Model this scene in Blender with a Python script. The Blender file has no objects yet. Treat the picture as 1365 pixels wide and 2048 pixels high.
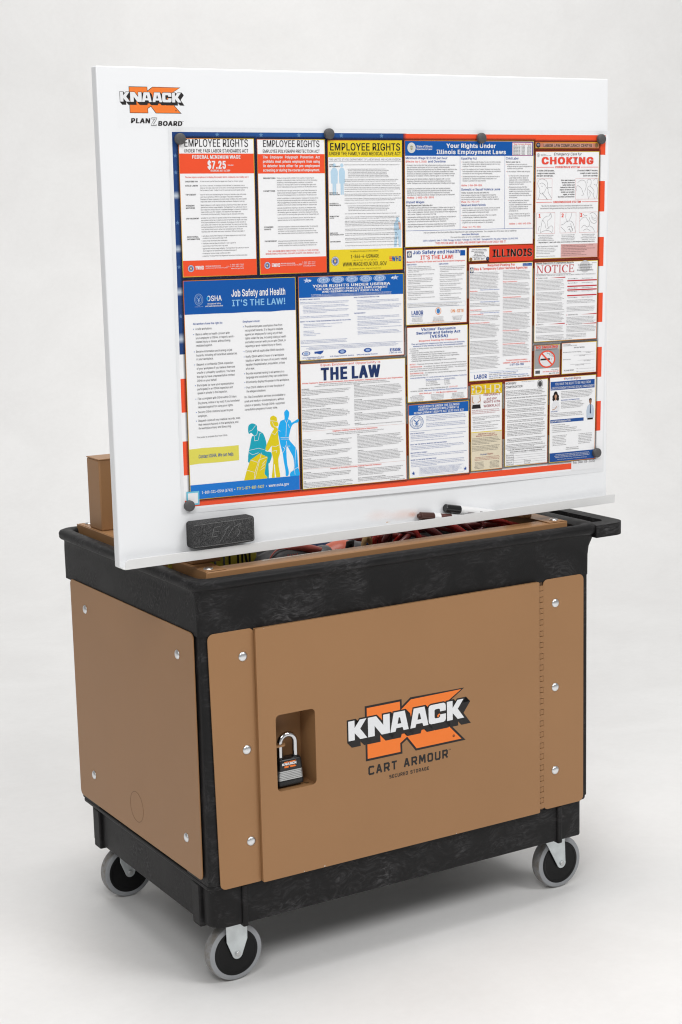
import bpy, bmesh, math, random
import numpy as np
from mathutils import Vector, Matrix
from mathutils.geometry import tessellate_polygon

random.seed(7)
scene = bpy.context.scene
COL = scene.collection

# ------------------------------------------------------------------ camera
cam_d = bpy.data.cameras.new("camera")
cam = bpy.data.objects.new("camera", cam_d)
COL.objects.link(cam)
R_ = Vector((0.85641392, -0.51575504, -0.02349337))
U_ = Vector((0.10993237, 0.13770456, 0.98435376))
F_ = Vector((0.50445027, 0.84559695, -0.17463027))
m = Matrix.Identity(4)
for i in range(3):
    m[i][0], m[i][1], m[i][2] = R_[i], U_[i], -F_[i]
m.translation = Vector((-1.3087, -2.7126, 1.4782))
cam.matrix_world = m
cam_d.sensor_fit = 'VERTICAL'
cam_d.sensor_height = 36.0
cam_d.lens = 36.0 * 3352.5 / 2048.0
cam_d.clip_start = 0.05
cam_d.clip_end = 200
scene.camera = cam

# ------------------------------------------------------------------ world, lamps, exposure
world = bpy.data.worlds.new("World")
scene.world = world
world.use_nodes = True
wbg = world.node_tree.nodes["Background"]
wbg.inputs[0].default_value = (1.0, 0.995, 0.99, 1)
wbg.inputs[1].default_value = 0.30


def area(name, loc, target, size, size_y, power, color=(1, 1, 1)):
    d = bpy.data.lights.new(name, 'AREA')
    d.shape = 'RECTANGLE'
    d.size, d.size_y, d.energy, d.color = size, size_y, power, color
    o = bpy.data.objects.new(name, d)
    COL.objects.link(o)
    o.location = loc
    o.rotation_euler = (Vector(target) - Vector(loc)).to_track_quat('-Z', 'Y').to_euler()
    return o


area("softbox_overhead", (0.20, 0.25, 6.0), (0.30, 0.30, 0), 2.2, 2.2, 178)
area("softbox_left_front", (-2.6, -3.6, 4.6), (0.3, 0.1, 0.8), 2.0, 2.0, 111)
area("softbox_right_front", (2.2, -3.8, 4.6), (0.5, 0.1, 0.8), 2.0, 2.0, 111)
area("backdrop_fill", (1.3, 2.2, 6.6), (2.6, 4.5, 2.4), 2.5, 1.0, 20).data.spread = math.radians(80)  # unseen fill, added to brighten the backdrop

scene.view_settings.view_transform = 'Standard'
scene.view_settings.look = 'None'
scene.view_settings.exposure = 0.0
scene.view_settings.gamma = 1.0
scene.cycles.filter_width = 1.15
scene.cycles.max_bounces = 8
scene.cycles.diffuse_bounces = 4
scene.cycles.transparent_max_bounces = 24


# ------------------------------------------------------------------ materials
def srgb(*c):
    out = []
    for v in c:
        v /= 255.0
        out.append(v / 12.92 if v <= 0.04045 else ((v + 0.055) / 1.055) ** 2.4)
    return tuple(out)


def new_mat(name):
    mt = bpy.data.materials.new(name)
    mt.use_nodes = True
    return mt, mt.node_tree.nodes, mt.node_tree.links, mt.node_tree.nodes["Principled BSDF"]


def noise(n, l, vec, scale, detail=4, rough=0.5, dist=0.0):
    t = n.new("ShaderNodeTexNoise")
    t.inputs["Scale"].default_value = scale
    t.inputs["Detail"].default_value = detail
    t.inputs["Roughness"].default_value = rough
    t.inputs["Distortion"].default_value = dist
    if vec is not None:
        l.new(vec, t.inputs["Vector"])
    return t


def ramp(n, l, fac, stops):
    r = n.new("ShaderNodeValToRGB")
    e = r.color_ramp.elements
    e[0].position, e[0].color = stops[0][0], (*stops[0][1], 1)
    e[1].position, e[1].color = stops[-1][0], (*stops[-1][1], 1)
    for p, c in stops[1:-1]:
        x = e.new(p)
        x.color = (*c, 1)
    l.new(fac, r.inputs[0])
    return r


def simple(name, base, rough=0.5, metal=0.0, var=0.06, scale=30, bump=0.0, bscale=300, coat=0.0, spec=0.5, wave=False):
    """plain material with a slight procedural unevenness in tone and gloss"""
    mt, n, l, b = new_mat(name)
    tc = n.new("ShaderNodeTexCoord")
    t = noise(n, l, tc.outputs["Object"], scale, 5)
    lo = tuple(max(0, c * (1 - var)) for c in base)
    hi = tuple(min(1, c * (1 + var)) for c in base)
    r = ramp(n, l, t.outputs["Fac"], [(0.3, lo), (0.7, hi)])
    l.new(r.outputs[0], b.inputs["Base Color"])
    b.inputs["Roughness"].default_value = rough
    b.inputs["Metallic"].default_value = metal
    b.inputs["Coat Weight"].default_value = coat
    b.inputs["Coat Roughness"].default_value = 0.15
    b.inputs["Specular IOR Level"].default_value = spec
    if bump > 0:
        t2 = noise(n, l, tc.outputs["Object"], bscale, 2)
        t3 = noise(n, l, tc.outputs["Object"], 3.5, 2)
        bw = n.new("ShaderNodeBump")
        bw.inputs["Strength"].default_value = 0.35
        bw.inputs["Distance"].default_value = 0.004 if wave else 0.0
        l.new(t3.outputs["Fac"], bw.inputs["Height"])
        bp = n.new("ShaderNodeBump")
        bp.inputs["Strength"].default_value = bump
        bp.inputs["Distance"].default_value = 0.001
        l.new(t2.outputs["Fac"], bp.inputs["Height"])
        l.new(bw.outputs[0], bp.inputs["Normal"])
        l.new(bp.outputs[0], b.inputs["Normal"])
    return mt


def black_plastic():
    mt, n, l, b = new_mat("black_moulded_plastic")
    tc = n.new("ShaderNodeTexCoord")
    v = tc.outputs["Object"]
    warp = noise(n, l, v, 7, 3, 0.5, 0.0)
    wm = n.new("ShaderNodeVectorMath"); wm.operation = 'MULTIPLY_ADD'
    wm.inputs[1].default_value = (0.10, 0.10, 0.10)
    l.new(warp.outputs["Color"], wm.inputs[0]); l.new(v, wm.inputs[2])
    cloud = noise(n, l, wm.outputs[0], 11, 5, 0.6, 0.7)
    mp = n.new("ShaderNodeMapping")
    mp.inputs["Rotation"].default_value = (0.5, 0.7, 0.6)
    mp.inputs["Scale"].default_value = (22, 170, 120)
    l.new(wm.outputs[0], mp.inputs[0])
    fib = noise(n, l, mp.outputs[0], 1.6, 4, 0.65, 0.35)
    c1 = ramp(n, l, cloud.outputs["Fac"], [(0.38, (0, 0, 0)), (0.70, (1, 1, 1))])
    c2 = ramp(n, l, fib.outputs["Fac"], [(0.40, (0, 0, 0)), (0.72, (1, 1, 1))])
    mu = n.new("ShaderNodeMath"); mu.operation = 'MULTIPLY'
    l.new(c1.outputs[0], mu.inputs[0]); l.new(c2.outputs[0], mu.inputs[1])
    ad = n.new("ShaderNodeMath"); ad.operation = 'MULTIPLY_ADD'
    l.new(c1.outputs[0], ad.inputs[0]); ad.inputs[1].default_value = 0.16; l.new(mu.outputs[0], ad.inputs[2])
    col = ramp(n, l, ad.outputs[0], [(0.0, (0.0080, 0.0077, 0.0080)), (0.18, (0.0125, 0.012, 0.0124)), (0.5, (0.029, 0.028, 0.029)), (1.0, (0.075, 0.0735, 0.075))])
    l.new(col.outputs[0], b.inputs["Base Color"])
    rr = n.new("ShaderNodeMath"); rr.operation = 'MULTIPLY_ADD'
    l.new(c1.outputs[0], rr.inputs[0]); rr.inputs[1].default_value = 0.15; rr.inputs[2].default_value = 0.47
    l.new(rr.outputs[0], b.inputs["Roughness"])
    fine = noise(n, l, v, 420, 3)
    bp = n.new("ShaderNodeBump"); bp.inputs["Strength"].default_value = 0.25; bp.inputs["Distance"].default_value = 0.0008
    l.new(fine.outputs["Fac"], bp.inputs["Height"]); l.new(bp.outputs[0], b.inputs["Normal"])
    b.inputs["Specular IOR Level"].default_value = 0.22
    return mt


def print_mat(name, rough=0.4, alpha=False, ripple=False):
    """ink colours stored per vertex on the printed shapes"""
    mt, n, l, b = new_mat(name)
    a = n.new("ShaderNodeVertexColor")
    a.layer_name = "ink"
    l.new(a.outputs["Color"], b.inputs["Base Color"])
    b.inputs["Roughness"].default_value = rough
    b.inputs["Specular IOR Level"].default_value = 0.35
    tc = n.new("ShaderNodeTexCoord")
    t = noise(n, l, tc.outputs["Object"], 5.5, 2)
    bp = n.new("ShaderNodeBump")
    bp.inputs["Strength"].default_value = 0.5
    bp.inputs["Distance"].default_value = 0.012 if ripple else 0.0
    l.new(t.outputs["Fac"], bp.inputs["Height"])
    l.new(bp.outputs[0], b.inputs["Normal"])
    if alpha:
        l.new(a.outputs["Alpha"], b.inputs["Alpha"])
    return mt


M_BLACK = black_plastic()
BR = (0.345, 0.182, 0.081)
M_BROWN = simple("tan_powder_coat", BR, 0.42, 0, 0.03, 4, 0.10, 900, spec=0.30, wave=True)
M_WHITE = simple("white_powder_coat", (0.875, 0.885, 0.90), 0.33, 0, 0.008, 4, 0.04, 700, spec=0.45)
M_ZINC = simple("bright_zinc", (0.74, 0.75, 0.76), 0.30, 1.0, 0.06, 60)
M_FORK = simple("brushed_zinc_plate", (0.62, 0.66, 0.67), 0.42, 0.75, 0.10, 45)
M_CHROME = simple("polished_chrome", (0.62, 0.62, 0.63), 0.09, 1.0, 0.02, 20)
M_STEEL = simple("laminated_steel", (0.55, 0.56, 0.56), 0.38, 0.8, 0.06, 80)
M_TYRE = simple("grey_rubber_tread", (0.30, 0.31, 0.325), 0.55, 0, 0.08, 25, 0.1, 200)


def road_dirt(mt):
    """brownish grime rubbed into the running surface of the tyre (where its normal points away from the axle)"""
    n, l = mt.node_tree.nodes, mt.node_tree.links
    b = n["Principled BSDF"]
    src = b.inputs["Base Color"].links[0].from_socket
    g = n.new("ShaderNodeNewGeometry")
    sp = n.new("ShaderNodeSeparateXYZ")
    l.new(g.outputs["Normal"], sp.inputs[0])
    ab = n.new("ShaderNodeMath"); ab.operation = 'ABSOLUTE'
    l.new(sp.outputs["Y"], ab.inputs[0])
    tc = n.new("ShaderNodeTexCoord")
    t = noise(n, l, tc.outputs["Object"], 60, 5, 0.65, 0.5)
    r1 = ramp(n, l, ab.outputs[0], [(0.25, (1, 1, 1)), (0.75, (0, 0, 0))])
    r2 = ramp(n, l, t.outputs["Fac"], [(0.35, (.15, .15, .15)), (0.65, (.9, .9, .9))])
    mu = n.new("ShaderNodeMath"); mu.operation = 'MULTIPLY'
    l.new(r1.outputs[0], mu.inputs[0]); l.new(r2.outputs[0], mu.inputs[1])
    mx = n.new("ShaderNodeMixRGB")
    l.new(mu.outputs[0], mx.inputs[0]); l.new(src, mx.inputs[1])
    mx.inputs[2].default_value = (0.165, 0.140, 0.112, 1)
    l.new(mx.outputs[0], b.inputs["Base Color"])


road_dirt(M_TYRE)
M_HUB = simple("black_hub_plastic", (0.006, 0.006, 0.0065), 0.34, 0, 0.2, 30, spec=0.22)
M_DARK = simple("dark_gap", (0.006, 0.005, 0.005), 0.8)
M_LOCK = simple("black_lock_casing", (0.011, 0.011, 0.012), 0.32, 0, 0.2, 50)
M_MAGNET = simple("charcoal_magnet_plastic", (0.080, 0.078, 0.080), 0.55, 0, 0.1, 200, 0.1, 600)
M_PRINT = print_mat("poster_ink", 0.34, False, True)
M_SHADE = print_mat("poster_drop_tint", 0.45, True)
M_DECAL = print_mat("vinyl_decal_ink", 0.45)


def foam():
    mt, n, l, b = new_mat("grey_felt_foam")
    tc = n.new("ShaderNodeTexCoord")
    t = noise(n, l, tc.outputs["Object"], 620, 3, 0.75)
    r = ramp(n, l, t.outputs["Fac"], [(0.34, (0.022, 0.022, 0.023)), (0.52, (0.062, 0.062, 0.063)), (0.70, (0.16, 0.16, 0.16))])
    l.new(r.outputs[0], b.inputs["Base Color"])
    b.inputs["Roughness"].default_value = 0.95
    b.inputs["Specular IOR Level"].default_value = 0.1
    t2 = noise(n, l, tc.outputs["Object"], 500, 3, 0.7)
    bp = n.new("ShaderNodeBump"); bp.inputs["Strength"].default_value = 0.7; bp.inputs["Distance"].default_value = 0.002
    l.new(t2.outputs["Fac"], bp.inputs["Height"]); l.new(bp.outputs[0], b.inputs["Normal"])
    return mt


def floor_mat():
    mt, n, l, b = new_mat("off_white_studio_floor")
    tc = n.new("ShaderNodeTexCoord")
    t = noise(n, l, tc.outputs["Object"], 3.0, 8, 0.62, 0.6)
    t2 = noise(n, l, tc.outputs["Object"], 55, 4, 0.6)
    mx = n.new("ShaderNodeMath"); mx.operation = 'MULTIPLY_ADD'
    l.new(t2.outputs["Fac"], mx.inputs[0]); mx.inputs[1].default_value = 0.35; l.new(t.outputs["Fac"], mx.inputs[2])
    r = ramp(n, l, mx.outputs[0], [(0.42, (0.755, 0.747, 0.736)), (0.9, (0.815, 0.809, 0.799))])
    l.new(r.outputs[0], b.inputs["Base Color"])
    b.inputs["Roughness"].default_value = 0.6
    b.inputs["Specular IOR Level"].default_value = 0.2
    return mt


M_FOAM = foam()
M_FLOOR = floor_mat()


# ------------------------------------------------------------------ helpers
def link(name, mesh, mats, parent=None, smooth=35):
    if not isinstance(mats, (list, tuple)):
        mats = [mats]
    for x in mats:
        mesh.materials.append(x)
    if smooth:
        mesh.polygons.foreach_set("use_smooth", [True] * len(mesh.polygons))
        mesh.set_sharp_from_angle(angle=math.radians(smooth))
    o = bpy.data.objects.new(name, mesh)
    COL.objects.link(o)
    if parent is not None:
        attach(o, parent)
    return o


def attach(o, parent):
    """o's mesh is in world coordinates; keep it there under its parent"""
    o.parent = parent
    off = Vector((0, 0, 0))
    p = parent
    while p is not None:
        off += p.location
        p = p.parent
    o.location = o.location - off


def from_bm(name, bm, mats, parent=None, smooth=35, bevel=0.0, seg=2):
    bmesh.ops.recalc_face_normals(bm, faces=bm.faces)
    me = bpy.data.meshes.new(name)
    bm.to_mesh(me)
    bm.free()
    o = link(name, me, mats, parent, smooth)
    if bevel > 0:
        md = o.modifiers.new("bevel", 'BEVEL')
        md.width, md.segments, md.limit_method, md.angle_limit = bevel, seg, 'ANGLE', math.radians(50)
        md.harden_normals = False
    return o


def thing(name, label, cat, loc, group=None):
    o = bpy.data.objects.new(name, None)
    o.empty_display_size = 0.05
    COL.objects.link(o)
    o.location = loc
    tag(o, label, cat, group)
    return o


def tag(o, label, cat, group=None):
    o["label"], o["category"] = label, cat
    if group:
        o["group"] = group
    return o


def add_box(bm, a, b, mi=0):
    vs = [bm.verts.new((x, y, z)) for x in (a[0], b[0]) for y in (a[1], b[1]) for z in (a[2], b[2])]
    for f in ((0, 1, 3, 2), (4, 6, 7, 5), (0, 4, 5, 1), (2, 3, 7, 6), (0, 2, 6, 4), (1, 5, 7, 3)):
        bm.faces.new([vs[i] for i in f]).material_index = mi


def box(name, a, b, mat, parent=None, bevel=0.0, seg=2):
    bm = bmesh.new()
    add_box(bm, a, b)
    return from_bm(name, bm, mat, parent, 35, bevel, seg)


def rr(x0, y0, x1, y1, r, n=6):
    """rounded rectangle, counter-clockwise; r is one radius or four (at x0y0, x1y0, x1y1, x0y1)"""
    rs = r if isinstance(r, (list, tuple)) else (r,) * 4
    pts = []
    for (cx, cy, sx, sy, a0, q) in ((x0, y0, 1, 1, 180, rs[0]), (x1, y0, -1, 1, 270, rs[1]), (x1, y1, -1, -1, 0, rs[2]), (x0, y1, 1, -1, 90, rs[3])):
        for k in range(n + 1):
            a = math.radians(a0 + 90 * k / n)
            pts.append((cx + sx * q + q * math.cos(a), cy + sy * q + q * math.sin(a)))
    return pts


def add_loft(bm, levels, cap0=True, cap1=True, mi=0):
    rings = [[bm.verts.new(p) for p in ring] for ring in levels]
    n = len(rings[0])
    for a, b in zip(rings, rings[1:]):
        for i in range(n):
            j = (i + 1) % n
            bm.faces.new((a[i], a[j], b[j], b[i])).material_index = mi
    if cap0:
        bm.faces.new(rings[0][::-1]).material_index = mi
    if cap1:
        bm.faces.new(rings[-1]).material_index = mi


def add_prism(bm, outer, holes, fn0, fn1, mi=0):
    """extrude a 2D outline with holes between two mappings of (u, v) to 3D"""
    loops = [outer] + list(holes)
    flat = [p for lp in loops for p in lp]
    tris = tessellate_polygon([[Vector((p[0], p[1], 0)) for p in lp] for lp in loops]) if holes else [range(len(flat))]
    A = [bm.verts.new(fn0(*p)) for p in flat]
    B = [bm.verts.new(fn1(*p)) for p in flat]
    for t in tris:
        bm.faces.new([A[i] for i in t]).material_index = mi
        bm.faces.new([B[i] for i in reversed(t)]).material_index = mi
    k = 0
    for lp in loops:
        n = len(lp)
        for i in range(n):
            j = (i + 1) % n
            bm.faces.new((A[k + i], A[k + j], B[k + j], B[k + i])).material_index = mi
        k += n


def plate_y(name, outer, holes, y0, y1, mat, parent, bevel=0.0):
    bm = bmesh.new()
    add_prism(bm, outer, holes, lambda u, v: (u, y0, v), lambda u, v: (u, y1, v))
    return from_bm(name, bm, mat, parent, 35, bevel)


def plate_x(name, outer, holes, x0, x1, mat, parent, bevel=0.0):
    bm = bmesh.new()
    add_prism(bm, outer, holes, lambda u, v: (x0, u, v), lambda u, v: (x1, u, v))
    return from_bm(name, bm, mat, parent, 35, bevel)


def add_lathe(bm, prof, origin, axis='y', n=48, mi=0, close=True):
    """prof: list of (radius, along-axis); closed into a solid ring or disc"""
    ox, oy, oz = origin
    rings = []
    for r, t in prof:
        ring = []
        for k in range(n):
            a = 2 * math.pi * k / n
            c, s = r * math.cos(a), r * math.sin(a)
            if axis == 'y':
                p = (ox + c, oy + t, oz + s)
            elif axis == 'x':
                p = (ox + t, oy + c, oz + s)
            else:
                p = (ox + c, oy + s, oz + t)
            ring.append(bm.verts.new(p))
        rings.append(ring)
    m_ = len(rings)
    for i in range(m_ if close else m_ - 1):
        a, b = rings[i], rings[(i + 1) % m_]
        for k in range(n):
            j = (k + 1) % n
            bm.faces.new((a[k], a[j], b[j], b[k])).material_index = mi
    if not close:
        bm.faces.new(rings[0]).material_index = mi
        bm.faces.new(rings[-1]).material_index = mi


def smooth_path(pts, sub=6):
    P = [Vector(p) for p in pts]
    out = []
    for i in range(len(P) - 1):
        p0, p1, p2, p3 = P[max(i - 1, 0)], P[i], P[i + 1], P[min(i + 2, len(P) - 1)]
        for k in range(sub):
            t = k / sub
            out.append(0.5 * ((2 * p1) + (p2 - p0) * t + (2 * p0 - 5 * p1 + 4 * p2 - p3) * t * t + (3 * p1 - p0 - 3 * p2 + p3) * t ** 3))
    out.append(P[-1])
    return out


def add_tube(bm, pts, rad, n=12, mi=0, sub=6):
    path = smooth_path(pts, sub) if sub > 1 else [Vector(p) for p in pts]
    rads = rad if isinstance(rad, (list, tuple)) else [rad, rad]
    up = Vector((0.13, 0.21, 0.97))
    rings = []
    for i, p in enumerate(path):
        t = (path[min(i + 1, len(path) - 1)] - path[max(i - 1, 0)]).normalized()
        if abs(t.dot(up)) > 0.95:
            up = Vector((1, 0.1, 0))
        s = t.cross(up).normalized()
        u = s.cross(t).normalized()
        f = i / (len(path) - 1) * (len(rads) - 1)
        k = min(int(f), len(rads) - 2)
        r = rads[k] + (rads[k + 1] - rads[k]) * (f - k)
        rings.append([p + (s * math.cos(a) + u * math.sin(a)) * r for a in [2 * math.pi * q / n for q in range(n)]])
    add_loft(bm, rings, True, True, mi)


def tube(name, pts, rad, mat, parent=None, n=12, sub=6):
    bm = bmesh.new()
    add_tube(bm, pts, rad, n, 0, sub)
    return from_bm(name, bm, mat, parent, 50)


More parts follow.
